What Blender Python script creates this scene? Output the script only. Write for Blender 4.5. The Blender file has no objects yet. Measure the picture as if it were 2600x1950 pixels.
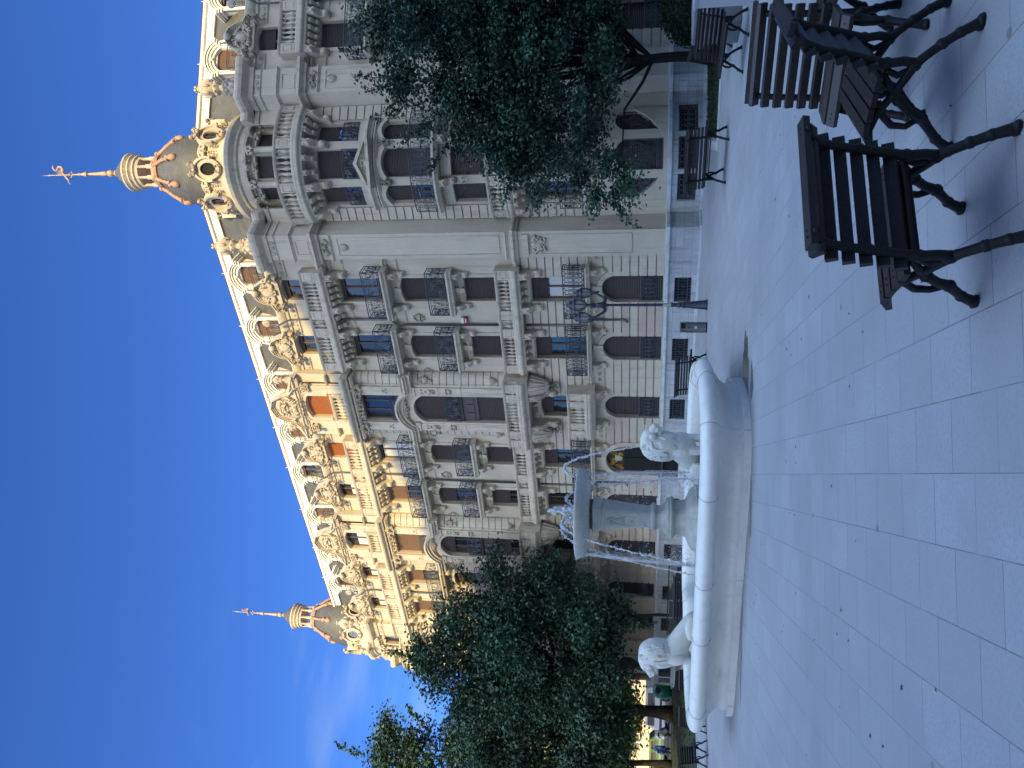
import bpy, math, random
from mathutils import Vector, Matrix
R_ = math.radians
pi = math.pi
rnd = random.Random(11)
sc = bpy.context.scene
C = sc.collection
# ---------------------------------------------------------------- camera (phone held sideways: up is to the left of the frame)
TH, RO, CH = R_(9.7), .0155, 1.75
rt, up, fw = Vector((1, 0, 0)), Vector((0, -math.sin(TH), math.cos(TH))), Vector((0, math.cos(TH), math.sin(TH)))
cy_ = rt * math.cos(RO) + up * math.sin(RO)
cx_ = rt * math.sin(RO) - up * math.cos(RO)
cam = bpy.data.objects.new("camera", bpy.data.cameras.new("camera"))
C.objects.link(cam)
cam.data.sensor_width = 36
cam.data.lens = 1953 / 2600 * 36
cam.data.clip_end = 2000
M = Matrix.Identity(4)
for i in range(3):
    M[i][0], M[i][1], M[i][2] = cx_[i], cy_[i], -fw[i]
M[2][3] = CH
cam.matrix_world = M
sc.camera = cam
# ---------------------------------------------------------------- light
SKYSUN = (7.2, 5.5, 3.9, 1); SKYTOP = (11, 8.8, 6.6, 1)
SUN_H, SUN_E = R_(184), R_(29)
w = bpy.data.worlds.new("World"); sc.world = w; w.use_nodes = True
nt = w.node_tree
sky = nt.nodes.new("ShaderNodeTexSky"); sky.sky_type = 'NISHITA'; sky.sun_disc = False
sky.sun_elevation = SUN_E; sky.sun_rotation = SUN_H
sky.air_density = 1.0; sky.dust_density = .25; sky.ozone_density = 3.2; sky.altitude = 0
# clear sky: deepest blue low in the north, opposite the sun; paler and brighter overhead and round the sun
tcw = nt.nodes.new("ShaderNodeTexCoord")
def wdot(v, lo, hi, sm='SMOOTHSTEP'):
    d = nt.nodes.new("ShaderNodeVectorMath"); d.operation = 'DOT_PRODUCT'; d.inputs[1].default_value = v; nt.links.new(tcw.outputs["Generated"], d.inputs[0])
    r = nt.nodes.new("ShaderNodeMapRange"); r.interpolation_type = sm; r.inputs[1].default_value = lo; r.inputs[2].default_value = hi
    nt.links.new(d.outputs["Value"], r.inputs[0]); return r.outputs[0]
def wmix(f, a, b):
    m = nt.nodes.new("ShaderNodeMix"); m.data_type = 'RGBA'; nt.links.new(f, m.inputs[0])
    for k, q in ((6, a), (7, b)):
        if isinstance(q, tuple): m.inputs[k].default_value = q
        else: nt.links.new(q, m.inputs[k])
    return m.outputs[2]
tint = wmix(wdot((math.sin(SUN_H) * .75, math.cos(SUN_H) * .75, .66), .48, .95), (.31, .55, 1.02, 1), SKYSUN)
tint = wmix(wdot((0, 0, 1), .73, .95), tint, SKYTOP)
ml = nt.nodes.new("ShaderNodeVectorMath"); ml.operation = 'MULTIPLY'; nt.links.new(sky.outputs[0], ml.inputs[0]); nt.links.new(tint, ml.inputs[1])
# thin cirrus low in the north-west
cm = nt.nodes.new("ShaderNodeMapping"); cm.inputs["Rotation"].default_value = (0, R_(12), R_(25)); cm.inputs["Scale"].default_value = (2.2, 6, 14); nt.links.new(tcw.outputs["Generated"], cm.inputs[0])
cn = nt.nodes.new("ShaderNodeTexNoise"); cn.inputs["Scale"].default_value = 1.6; cn.inputs["Detail"].default_value = 6; nt.links.new(cm.outputs[0], cn.inputs[0])
cr = nt.nodes.new("ShaderNodeMapRange"); cr.inputs[1].default_value = .50; cr.inputs[2].default_value = .80; nt.links.new(cn.outputs[0], cr.inputs[0])
cl_ = nt.nodes.new("ShaderNodeMath"); cl_.operation = 'MULTIPLY'; nt.links.new(cr.outputs[0], cl_.inputs[0]); nt.links.new(wdot((-.385, .86, .335), .978, .998), cl_.inputs[1])
ca = nt.nodes.new("ShaderNodeMath"); ca.operation = 'MULTIPLY'; ca.inputs[1].default_value = .26; nt.links.new(cl_.outputs[0], ca.inputs[0])
skyc = wmix(ca.outputs[0], ml.outputs[0], (3.2, 3.9, 4.6, 1))
nt.links.new(skyc, nt.nodes["Background"].inputs[0])
nt.nodes["Background"].inputs[1].default_value = .14
sl = bpy.data.lights.new("sun", 'SUN'); sl.energy = 4.9; sl.angle = R_(.5); sl.color = (1, .69, .22)
so = bpy.data.objects.new("sun", sl); C.objects.link(so)
tosun = Vector((math.sin(SUN_H) * math.cos(SUN_E), math.cos(SUN_H) * math.cos(SUN_E), math.sin(SUN_E)))
so.rotation_euler = tosun.to_track_quat('Z', 'Y').to_euler()
so.location = tosun * 60
sc.view_settings.view_transform = 'Standard'; sc.view_settings.look = 'None'
sc.view_settings.exposure = .5; sc.view_settings.gamma = 1
sc.cycles.max_bounces = 5; sc.cycles.transparent_max_bounces = 6
# ---------------------------------------------------------------- materials
def mat(name, col, rough=.8, met=0, noise=None, streak=None, bump=0, bs=20, spec=.5, col2=None, attr=False, trans=0, ior=1.5, pat=None, detail=4):
    m = bpy.data.materials.new(name); m.use_nodes = True
    t = m.node_tree; N = t.nodes; L = t.links
    b = N["Principled BSDF"]
    b.inputs["Roughness"].default_value = rough; b.inputs["Metallic"].default_value = met
    b.inputs["Specular IOR Level"].default_value = spec; b.inputs["IOR"].default_value = ior
    if trans: b.inputs["Transmission Weight"].default_value = trans
    c4 = (*col, 1); b.inputs["Base Color"].default_value = c4
    tc = N.new("ShaderNodeTexCoord")
    cur = None
    def mix(fac, a, bcol, mode='MIX'):
        x = N.new("ShaderNodeMix"); x.data_type = 'RGBA'; x.blend_type = mode
        if isinstance(fac, (int, float)): x.inputs[0].default_value = fac
        else: L.new(fac, x.inputs[0])
        for k, q in ((6, a), (7, bcol)):
            if isinstance(q, tuple): x.inputs[k].default_value = q
            else: L.new(q, x.inputs[k])
        return x.outputs[2]
    def ramp(src, a, bb):
        r = N.new("ShaderNodeMapRange"); r.inputs[1].default_value = a; r.inputs[2].default_value = bb
        L.new(src, r.inputs[0]); return r.outputs[0]
    def ns(scale, vec=None, det=detail, rgh=.6):
        n = N.new("ShaderNodeTexNoise"); n.inputs["Scale"].default_value = scale; n.inputs["Detail"].default_value = det
        n.inputs["Roughness"].default_value = rgh
        L.new(vec or tc.outputs["Object"], n.inputs["Vector"]); return n.outputs[0]
    cur = c4
    if pat == 'slate':
        mp = N.new("ShaderNodeMapping"); mp.inputs["Rotation"].default_value = (R_(90), 0, 0)
        L.new(tc.outputs["Object"], mp.inputs[0])
        br = N.new("ShaderNodeTexBrick"); br.inputs["Scale"].default_value = 1
        br.inputs["Brick Width"].default_value = .16; br.inputs["Row Height"].default_value = .09; br.inputs["Mortar Size"].default_value = .006
        br.inputs["Color1"].default_value = c4; br.inputs["Color2"].default_value = tuple(v * 1.35 for v in col) + (1,); br.inputs["Mortar"].default_value = tuple(v * .45 for v in col) + (1,)
        L.new(mp.outputs[0], br.inputs[0]); cur = br.outputs[0]
    if pat == 'paving':
        mp = N.new("ShaderNodeMapping"); mp.inputs["Rotation"].default_value = (0, 0, R_(90 - 6.5) ); mp.inputs["Location"].default_value = (.1, .355, 0)
        L.new(tc.outputs["Object"], mp.inputs[0])
        br = N.new("ShaderNodeTexBrick"); br.inputs["Scale"].default_value = 1
        br.inputs["Brick Width"].default_value = .585; br.inputs["Row Height"].default_value = .425; br.inputs["Mortar Size"].default_value = .004; br.inputs["Mortar Smooth"].default_value = .2
        br.inputs["Color1"].default_value = c4; br.inputs["Color2"].default_value = tuple(v * .84 for v in col) + (1,); br.inputs["Mortar"].default_value = tuple(v * .28 for v in col) + (1,)
        L.new(mp.outputs[0], br.inputs[0]); cur = br.outputs[0]
        # granite speckle, tyre-dark worn patches, chewing-gum spots
        cur = mix(ramp(ns(160, det=2), .56, .72), cur, tuple(v * .6 for v in col) + (1,))
        cur = mix(ramp(ns(38, det=5), .45, .75), cur, tuple(v * .72 for v in col) + (1,))
        sp = N.new("ShaderNodeTexVoronoi"); sp.inputs["Scale"].default_value = 1.5; L.new(tc.outputs["Object"], sp.inputs["Vector"])
        r2 = N.new("ShaderNodeMapRange"); r2.inputs[1].default_value = .052; r2.inputs[2].default_value = .040; L.new(sp.outputs["Distance"], r2.inputs[0])
        cur = mix(r2.outputs[0], cur, tuple(v * .4 for v in col) + (1,))
    if pat == 'ashlar':
        br = N.new("ShaderNodeTexBrick"); br.inputs["Scale"].default_value = 1
        mp = N.new("ShaderNodeMapping"); mp.inputs["Rotation"].default_value = (R_(90), 0, 0)
        L.new(tc.outputs["Object"], mp.inputs[0])
        br.inputs["Brick Width"].default_value = .62; br.inputs["Row Height"].default_value = .27; br.inputs["Mortar Size"].default_value = .008
        br.inputs["Color1"].default_value = c4; br.inputs["Color2"].default_value = tuple(v * .75 for v in col) + (1,); br.inputs["Mortar"].default_value = tuple(v * .35 for v in col) + (1,)
        L.new(mp.outputs[0], br.inputs[0]); cur = br.outputs[0]
    if noise:
        for (scl, amt, lo, hi) in noise:
            cur = mix(ramp(ns(scl), lo, hi), cur, tuple(max(0, v * (1 - amt)) for v in (col2 or col)) + (1,))
    if streak:
        mp = N.new("ShaderNodeMapping"); mp.inputs["Scale"].default_value = (5, 5, .45); L.new(tc.outputs["Object"], mp.inputs[0])
        cur = mix(ramp(ns(1.3, mp.outputs[0], 6), streak[1], streak[2]), cur, tuple(v * (1 - streak[0]) for v in col) + (1,))
    if attr:
        a = N.new("ShaderNodeAttribute"); a.attribute_name = "tint"
        cur = mix(1.0, cur, a.outputs["Color"], 'MULTIPLY')
    if not isinstance(cur, tuple): L.new(cur, b.inputs["Base Color"])
    if bump:
        bp = N.new("ShaderNodeBump"); bp.inputs["Strength"].default_value = bump; bp.inputs["Distance"].default_value = .02
        L.new(ns(bs, det=6), bp.inputs["Height"]); L.new(bp.outputs[0], b.inputs["Normal"])
    return m
ST = (.50, .45, .365)
MT = dict(
 stone=mat("stone", ST, .85, noise=[(.9, .16, .42, .7), (14, .12, .5, .75)], streak=(.34, .54, .80), bump=.25, bs=30),
 trim=mat("trim_stone", (.52, .46, .365), .85, noise=[(1.6, .22, .45, .72), (20, .14, .5, .75)], streak=(.45, .50, .78), bump=.3, bs=40),
 carved=mat("carved_stone", (.46, .41, .33), .9, noise=[(5, .35, .45, .7), (30, .2, .45, .75)], bump=.5, bs=45),
 pink=mat("rose_stone", (.44, .36, .305), .85, noise=[(2, .15, .4, .7)], bump=.2),
 plinth=mat("grey_limestone", (.50, .525, .555), .8, noise=[(3, .3, .42, .66), (25, .25, .45, .7)], streak=(.5, .5, .7), bump=.5, bs=22, pat='ashlar'),
 kerb=mat("kerb_stone", (.52, .54, .57), .8, noise=[(4, .25, .45, .7)], bump=.3),
 slate=mat("slate", (.075, .076, .068), .6, noise=[(3, .25, .4, .7)], pat='slate', bump=.2),
 white=mat("white_render", (.72, .70, .64), .75, noise=[(2, .1, .45, .75)], streak=(.15, .55, .8)),
 copper=mat("copper_ornament", (.42, .25, .165), .6, noise=[(8, .35, .4, .7)], bump=.4, bs=40),
 gilt=mat("ochre_metal", (.44, .31, .20), .5, noise=[(9, .25, .4, .7)]),
 iron=mat("wrought_iron", (.058, .075, .10), .45, noise=[(12, .3, .4, .7)]),
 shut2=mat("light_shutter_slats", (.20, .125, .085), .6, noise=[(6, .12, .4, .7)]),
 shut=mat("shutter_slats", (.072, .055, .058), .55, noise=[(6, .12, .4, .7)]),
 orange=mat("orange_blind", (.34, .115, .038), .7, noise=[(6, .08, .4, .7)]),
 wood=mat("window_wood", (.11, .06, .045), .5),
 glass=mat("window_glass", (.012, .017, .024), .03, ior=1.95, spec=.6),
 dark=mat("interior_dark", (.008, .008, .010), .9),
 curtain=mat("curtain_cloth", (.55, .56, .55), .9),
 tile=mat("ridge_tile", (.12, .05, .035), .8),
 pipe=mat("zinc_pipe", (.10, .11, .12), .45, met=.3),
 marble=mat("white_marble", (.80, .79, .745), .42, noise=[(1.4, .10, .45, .72), (7, .14, .52, .75)], streak=(.14, .55, .8), bump=.06, bs=18),
 marble2=mat("worn_marble", (.52, .52, .48), .5, noise=[(1.5, .2, .4, .7), (8, .25, .45, .75)], streak=(.25, .48, .75), bump=.12, bs=18),
 lionm=mat("statue_marble", (.66, .655, .60), .5, noise=[(3, .16, .45, .7), (16, .15, .5, .75)], bump=.1, bs=25),
 rust=mat("iron_band", (.20, .12, .075), .8, noise=[(9, .4, .4, .7)]),
 water=mat("water", (.80, .88, .92), .05, trans=.9, ior=1.33),
 foam=mat("foam_water", (.86, .90, .95), .25, trans=.35, ior=1.33),
 pool=mat("pool_water", (.10, .15, .16), .04, bump=.4, bs=9, ior=1.33),
 paving=mat("granite_paving", (.385, .40, .43), .62, noise=[(.45, .30, .45, .72), (2.2, .2, .5, .75)], pat='paving', bump=.1, bs=90),
 grass=mat("lawn", (.018, .042, .010), .9, noise=[(2, .3, .4, .7), (40, .4, .4, .7)], bump=.6, bs=60),
 soil=mat("soil", (.06, .05, .04), .95, noise=[(8, .3, .4, .7)]),
 asphalt=mat("asphalt", (.10, .10, .10), .9, noise=[(3, .2, .4, .7)], bump=.2, bs=80),
 slat2=mat("worn_slat", (.045, .038, .036), .5, noise=[(4, .35, .42, .68), (30, .3, .45, .7)], bump=.25, bs=60),
 wet=mat("wet_paving", (.075, .08, .09), .22, noise=[(3, .2, .4, .7)], bump=.05),
 slat=mat("painted_slat", (.019, .016, .018), .45, spec=.35, noise=[(4, .35, .42, .68), (30, .3, .45, .7)], bump=.25, bs=60),
 cast=mat("cast_iron", (.011, .011, .012), .55, spec=.3, noise=[(14, .3, .4, .7)], bump=.2, bs=50),
 lampm=mat("lamp_paint", (.028, .038, .062), .42, noise=[(14, .3, .4, .7)]),
 lampg=mat("lamp_glass", (.42, .43, .44), .2, trans=.5),
 steel=mat("steel", (.22, .22, .225), .35, met=.8, noise=[(5, .2, .4, .7)]),
 bark=mat("bark", (.018, .016, .014), .9, noise=[(9, .4, .4, .7)], bump=.8, bs=30),
 leaf=mat("leaf", (.033, .078, .050), .5, attr=True, spec=.3),
 leaf2=mat("sunlit_leaf", (.13, .17, .03), .6, attr=True),
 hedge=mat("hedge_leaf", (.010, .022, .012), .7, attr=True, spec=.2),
 concrete=mat("concrete", (.17, .175, .18), .85, noise=[(5, .2, .4, .7)], bump=.3),
 sign=mat("sign_white", (.78, .79, .80), .5), blue=mat("sign_blue", (.03, .07, .22), .6), red=mat("sign_red", (.30, .05, .06), .5),
 purple=mat("sign_purple", (.22, .04, .26), .5), brown=mat("sign_bronze", (.05, .03, .015), .5), navy=mat("sign_navy", (.012, .025, .09), .5), ivory=mat("sign_ivory", (.6, .62, .55), .6),
 yellow=mat("tape_yellow", (.34, .35, .24), .6), gold=mat("gilded_iron", (.45, .27, .06), .4, met=.4),
 greenbin=mat("green_plastic", (.004, .13, .075), .3), cabin=mat("cabinet_paint", (.42, .44, .46), .5),
 lime=mat("lime_paint", (.45, .58, .10), .4), vanw=mat("white_paint", (.75, .75, .75), .35), bluep=mat("blue_paint", (.03, .10, .45), .4),
 rubber=mat("rubber", (.015, .015, .015), .8), cream=mat("cream_render", (.52, .44, .32), .85, noise=[(2, .12, .4, .7)], streak=(.2, .5, .8)),
 brick=mat("ochre_render", (.45, .27, .15), .85, noise=[(2, .12, .4, .7)]),
)
# ---------------------------------------------------------------- mesh helpers
class Fr:                                       # flat frame: s along, d outward, z up
    def __init__(f, o, e1, e2): f.o, f.e1, f.e2 = Vector(o), Vector(e1), Vector(e2)
    def P(f, s, d, z): return f.o + f.e1 * s + f.e2 * d + Vector((0, 0, z))
    def n(f, s0, s1): return 1
class Cu:                                       # cylinder frame: s runs along the arc of radius r
    def __init__(f, c, n, e, r): f.c, f.nn, f.e, f.r = Vector(c), Vector(n), Vector(e), r
    def P(f, s, d, z):
        a = s / f.r
        return f.c + (f.nn * math.cos(a) + f.e * math.sin(a)) * (f.r + d) + Vector((0, 0, z))
    def n(f, s0, s1): return max(1, int(abs(s1 - s0) / .16))
W0 = Fr((0, 0, 0), (1, 0, 0), (0, 1, 0))
class MB:
    def __init__(s): s.v, s.f, s.m, s.mi, s.t, s.tint = [], [], [], 0, [], None
    def add(s, vs, fs):
        b = len(s.v); s.v.extend(vs)
        for q in fs: s.f.append([i + b for i in q]); s.m.append(s.mi)
        if s.tint is not None: s.t.extend([s.tint] * len(vs))
    def prof(s, f, s0, s1, pr, cap=True, n=None):
        n = n or f.n(s0, s1); k = len(pr); vs = []
        for i in range(n + 1):
            q = s0 + (s1 - s0) * i / n
            vs += [f.P(q, d, z) for d, z in pr]
        fs = [(i * k + j, i * k + (j + 1) % k, (i + 1) * k + (j + 1) % k, (i + 1) * k + j) for i in range(n) for j in range(k)]
        if cap: fs += [tuple(range(k - 1, -1, -1)), tuple(n * k + j for j in range(k))]
        s.add(vs, fs)
    def box(s, f, s0, s1, d0, d1, z0, z1): s.prof(f, s0, s1, [(d0, z0), (d1, z0), (d1, z1), (d0, z1)])
    def quad(s, *p): s.add(list(p), [(0, 1, 2, 3)])
    def poly(s, f, pts, d0, d1):
        k = len(pts)
        s.add([f.P(a, d1, z) for a, z in pts] + [f.P(a, d0, z) for a, z in pts],
              [tuple(range(k)), tuple(range(2 * k - 1, k - 1, -1))] + [(i, k + i, k + (i + 1) % k, (i + 1) % k) for i in range(k)])
    def plan(s, f, pts, z0, z1):                 # polygon in plan (s,d), extruded in z
        k = len(pts)
        s.add([f.P(a, d, z1) for a, d in pts] + [f.P(a, d, z0) for a, d in pts],
              [tuple(range(k)), tuple(range(2 * k - 1, k - 1, -1))] + [(i, k + i, k + (i + 1) % k, (i + 1) % k) for i in range(k)])
    def cyl(s, c, pr, seg=10, a0=0, a1=2 * pi):  # lathe round a vertical axis through world point c
        c = Vector(c); full = abs(a1 - a0) > 6.28; cols = seg if full else seg + 1; k = len(pr); vs = []
        for i in range(cols):
            a = a0 + (a1 - a0) * i / seg; ca, sa = math.cos(a), math.sin(a)
            vs += [c + Vector((r * ca, r * sa, z)) for r, z in pr]
        fs = [(i * k + j, ((i + 1) % cols) * k + j, ((i + 1) % cols) * k + j + 1, i * k + j + 1) for i in range(seg) for j in range(k - 1)]
        if full:
            if pr[-1][0] > 1e-4: fs.append(tuple(i * k + k - 1 for i in range(cols)))
            if pr[0][0] > 1e-4: fs.append(tuple(i * k for i in range(cols - 1, -1, -1)))
        s.add(vs, fs)
    def blob(s, c, ax, ay, az, seg=8, rings=5):  # ellipsoid with axis vectors
        c = Vector(c); vs = [c + az]
        for j in range(1, rings):
            t = pi * j / rings
            for i in range(seg):
                a = 2 * pi * i / seg; vs.append(c + ax * (math.sin(t) * math.cos(a)) + ay * (math.sin(t) * math.sin(a)) + az * math.cos(t))
        vs.append(c - az); e = len(vs) - 1; fs = []
        for i in range(seg):
            n = (i + 1) % seg
            fs.append((0, 1 + i, 1 + n)); fs.append((e, e - seg + n, e - seg + i))
            for j in range(rings - 2): fs.append((1 + j * seg + i, 1 + (j + 1) * seg + i, 1 + (j + 1) * seg + n, 1 + j * seg + n))
        s.add(vs, fs)
    def ball(s, c, r, seg=8, rings=5):
        r = r if hasattr(r, '__len__') else (r, r, r)
        s.blob(c, Vector((r[0], 0, 0)), Vector((0, r[1], 0)), Vector((0, 0, r[2])), seg, rings)
    def tube(s, pts, r, seg=5, cap=True):
        pts = [Vector(p) for p in pts]; n = len(pts); rr = r if hasattr(r, '__len__') else [r] * n
        up_ = None; vs = []
        for i, p in enumerate(pts):
            t = (pts[min(i + 1, n - 1)] - pts[max(i - 1, 0)])
            if t.length < 1e-9: t = Vector((0, 0, 1))
            t.normalize()
            if up_ is None: up_ = Vector((0, 0, 1)) if abs(t.z) < .9 else Vector((1, 0, 0))
            x = t.cross(up_)
            if x.length < 1e-6: x = t.orthogonal()
            x.normalize(); y = x.cross(t); up_ = y
            for k in range(seg):
                a = 2 * pi * k / seg; vs.append(p + (x * math.cos(a) + y * math.sin(a)) * rr[i])
        fs = [(i * seg + k, i * seg + (k + 1) % seg, (i + 1) * seg + (k + 1) % seg, (i + 1) * seg + k) for i in range(n - 1) for k in range(seg)]
        if cap: fs += [tuple(range(seg - 1, -1, -1)), tuple((n - 1) * seg + k for k in range(seg))]
        s.add(vs, fs)
    def ftube(s, f, pts, r, seg=4): s.tube([f.P(*p) for p in pts], r, seg)
    def build(s, name, mats, parent=None, smooth=False, loc=None, auto=None):
        me = bpy.data.meshes.new(name)
        off = Vector((0, 0, 0)); p = parent
        while p: off += p.location; p = p.parent
        if loc is not None: off += Vector(loc)
        me.from_pydata([tuple(Vector(v) - off) for v in s.v], [], s.f)
        for m in (mats if isinstance(mats, (list, tuple)) else [mats]): me.materials.append(MT[m])
        if len(set(s.m)) > 1 or (s.m and s.m[0]): me.polygons.foreach_set("material_index", s.m)
        if s.t:
            ca = me.color_attributes.new("tint", 'FLOAT_COLOR', 'POINT')
            fl = []
            for q in s.t: fl += [q[0], q[1], q[2], 1]
            ca.data.foreach_set("color", fl)
        if smooth or auto:
            me.polygons.foreach_set("use_smooth", [True] * len(me.polygons))
            if auto: me.set_sharp_from_angle(angle=R_(auto))
        me.update()
        o = bpy.data.objects.new(name, me); C.objects.link(o); o.parent = parent
        if loc is not None: o.location = loc
        return o
def tag(o, label=None, cat=None, group=None, kind=None):
    if label: o["label"] = label
    if cat: o["category"] = cat
    if group: o["group"] = group
    if kind: o["kind"] = kind
    return o
def thing(name, label, cat, loc=(0, 0, 0), group=None):
    o = bpy.data.objects.new(name, None); C.objects.link(o); o.location = loc; o.empty_display_size = .3
    return tag(o, label, cat, group)
def copy_tree(o, parent=None, loc=None, rz=None):
    c = o.copy(); C.objects.link(c); c.parent = parent
    if loc is not None: c.location = loc
    if rz is not None: c.rotation_euler = (0, 0, rz)
    for ch in list(o.children): copy_tree(ch, c)
    return c
def lerp(a, b, t): return a + (b - a) * t
def arc(cx, cz, r, a0, a1, n): return [(cx + r * math.cos(lerp(a0, a1, i / n)), cz + r * math.sin(lerp(a0, a1, i / n))) for i in range(n + 1)]
def archline(sc_, w_, zt, rise, n=12):          # points of an arch intrados from right to left
    if rise <= 0: return [(sc_ + w_ / 2, zt), (sc_ - w_ / 2, zt)]
    h = w_ / 2; r = (h * h + rise * rise) / (2 * rise); cz = zt - r; a = math.asin(min(1, h / r))
    if rise >= h: a = pi / 2
    return arc(sc_, cz, r, pi / 2 - a, pi / 2 + a, n)
# ---------------------------------------------------------------- the apartment building
OL = Vector((4.407, 25.804, 0)); aL, aR = R_(55), R_(85.5)
dL = Vector((-math.sin(aL), math.cos(aL), 0)); nL = Vector((-dL.y, dL.x, 0))
dR = Vector((math.sin(aR), math.cos(aR), 0)); nR = Vector((dR.y, -dR.x, 0))
OR = Vector((10.45, 24.33, 0))
FL_, FR_ = Fr(OL, dL, nL), Fr(OR, dR, nR)
B = thing("apartment_building", "ornate pale stone corner apartment block with slate domes, dormers and iron balconies", "building", OL)
NW = {'g': (1.0, 1.15, 3.22, .5), '1': (.93, 3.80, 5.65, 0), '2': (.93, 6.45, 8.04, 0), '3': (.93, 8.62, 10.39, .13), '4': (.93, 10.95, 12.67, 0), 'a': (.82, 13.45, 14.95, .1)}
NB = {'g': (1.0, 1.15, 3.18, .5), '1': (.97, 4.3, 5.62, .1), '23': (1.27, 6.85, 10.59, .42), '4': (1.3, 11.15, 12.7, 0), 'a': (1.05, 14.02, 15.06, .15)}
def wall(mb, F, s0, s1, z0, z1, ops, d=0., rev=.2):
    zs = sorted({z0, z1} | {z for o in ops for z in (o[2], o[3]) if z0 < z < z1})
    ss = sorted({s0, s1} | {q for o in ops for q in (o[0], o[1]) if s0 < q < s1})
    for za, zb in zip(zs, zs[1:]):
        run = None
        for a, b in list(zip(ss, ss[1:])) + [(None, None)]:
            free = a is not None and not any(o[0] < (a + b) / 2 < o[1] and o[2] < (za + zb) / 2 < o[3] for o in ops)
            if free: run = (run[0], b) if run else (a, b)
            if not free and run:
                n = F.n(*run)
                for i in range(n):
                    p, q = lerp(*run, i / n), lerp(*run, (i + 1) / n)
                    mb.quad(F.P(p, d, za), F.P(q, d, za), F.P(q, d, zb), F.P(p, d, zb))
                run = None
    for a, b, za, zb in ops:
        n = F.n(a, b)
        for q in (a, b): mb.quad(F.P(q, d, za), F.P(q, d - rev, za), F.P(q, d - rev, zb), F.P(q, d, zb))
        for z in (za, zb):
            for i in range(n):
                p, q = lerp(a, b, i / n), lerp(a, b, (i + 1) / n)
                mb.quad(F.P(p, d, z), F.P(q, d, z), F.P(q, d - rev, z), F.P(p, d - rev, z))
def courses(mb, F, s0, s1, z0, z1, h, ops, d0=-.02, d1=.07, gap=.042, mis=(0,)):
    n = max(1, round((z1 - z0) / h)); h = (z1 - z0) / n
    for i in range(n):
        za, zb = z0 + i * h + gap / 2, z0 + (i + 1) * h - gap / 2
        cut = sorted((o[0], o[1]) for o in ops if o[2] < zb and o[3] > za)
        q = s0; segs = []
        for a, b in cut + [(s1, s1)]:
            if a > q + .02: segs.append((q, min(a, s1)))
            q = max(q, b)
        for a, b in segs:
            mb.mi = rnd.choice(mis)
            mb.box(F, a, b, d0, d1, za, zb)
    mb.mi = 0
def archfill(mb, F, sc_, w_, zt, rise, d0, d1):
    if rise <= 0: return
    pts = archline(sc_, w_, zt, rise); k = len(pts) // 2
    mb.poly(F, [(sc_ + w_ / 2, zt)] + pts[:k + 1][::1] if abs(pts[0][1] - zt) > 1e-6 else pts, d0, d1)
    mb.poly(F, pts[k:] + [(sc_ - w_ / 2, zt)], d0, d1)
def archband(mb, F, sc_, w_, zt, rise, t, d0, d1, legs=0):
    a = archline(sc_, w_, zt, rise); b = archline(sc_, w_ + 2 * t, zt + t, rise + (t if rise >= w_ / 2 - .01 else t * .35))
    if legs: a = [(a[0][0], a[0][1] - legs)] + a + [(a[-1][0], a[-1][1] - legs)]; b = [(b[0][0], a[0][1])] + b + [(b[-1][0], a[-1][1])]
    n = len(a)
    for i in range(n - 1): mb.poly(F, [a[i], b[i], b[i + 1], a[i + 1]], d0, d1)
def window(F, P, sc_, w_, z0, z1, rise, shut=1., sm='shut', dd=-.19, gm=None, sill=True):
    fr = MB(); a, b = sc_ - w_ / 2, sc_ + w_ / 2; t = .05
    for s_ in (a, b - t): fr.box(F, s_, s_ + t, dd - .05, dd + .02, z0, z1)
    for z in (z0, z1 - t): fr.box(F, a + t, b - t, dd - .05, dd + .02, z, z + t)
    zs = z1 - (z1 - z0) * shut
    if shut < .95:
        if w_ > 1.15:
            for k in (-1, 1): fr.box(F, sc_ + k * w_ / 6 - .025, sc_ + k * w_ / 6 + .025, dd - .04, dd + .01, z0 + t, zs)
        else: fr.box(F, sc_ - .035, sc_ + .035, dd - .04, dd + .015, z0 + t, zs)
    W = fr.build("window", 'wood' if shut < .95 or sm == 'shut' else 'wood', P)
    if shut < .98:
        g = MB(); n = F.n(a, b)
        for i in range(n):
            p, q = lerp(a, b, i / n), lerp(a, b, (i + 1) / n)
            g.quad(F.P(p, dd - .03, z0), F.P(q, dd - .03, z0), F.P(q, dd - .03, zs), F.P(p, dd - .03, zs))
        g.build("pane", 'glass', W)
        if gm:
            g = MB(); g.box(F, a + .06, sc_ - .04, dd - .028, dd - .015, z0 + .06, lerp(z0, zs, gm)); g.box(F, sc_ + .04, b - .06, dd - .028, dd - .015, z0 + .06, lerp(z0, zs, gm)); g.build("curtain", 'curtain', W)
    if shut > .02:
        m = MB(); n = max(2, int((z1 - zs) / .055)); pr = []
        for i in range(n):
            za, zb = lerp(zs, z1, i / n), lerp(zs, z1, (i + 1) / n); pr += [(dd + .035, za), (dd + .05, lerp(za, zb, .5)), (dd + .035, lerp(za, zb, .85)), (dd + .022, zb - .003)]
        m.prof(F, a + .01, b - .01, pr + [(dd + .015, z1), (dd + .015, zs)]); m.build("shutter", sm, W)
    return W
def spiral(c, r, turns, a0, sgn, n=16):
    return [(c[0] + r * (1 - .82 * i / n) * math.cos(a0 + sgn * turns * 2 * pi * i / n), c[1] + r * (1 - .82 * i / n) * math.sin(a0 + sgn * turns * 2 * pi * i / n)) for i in range(n + 1)]
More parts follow.
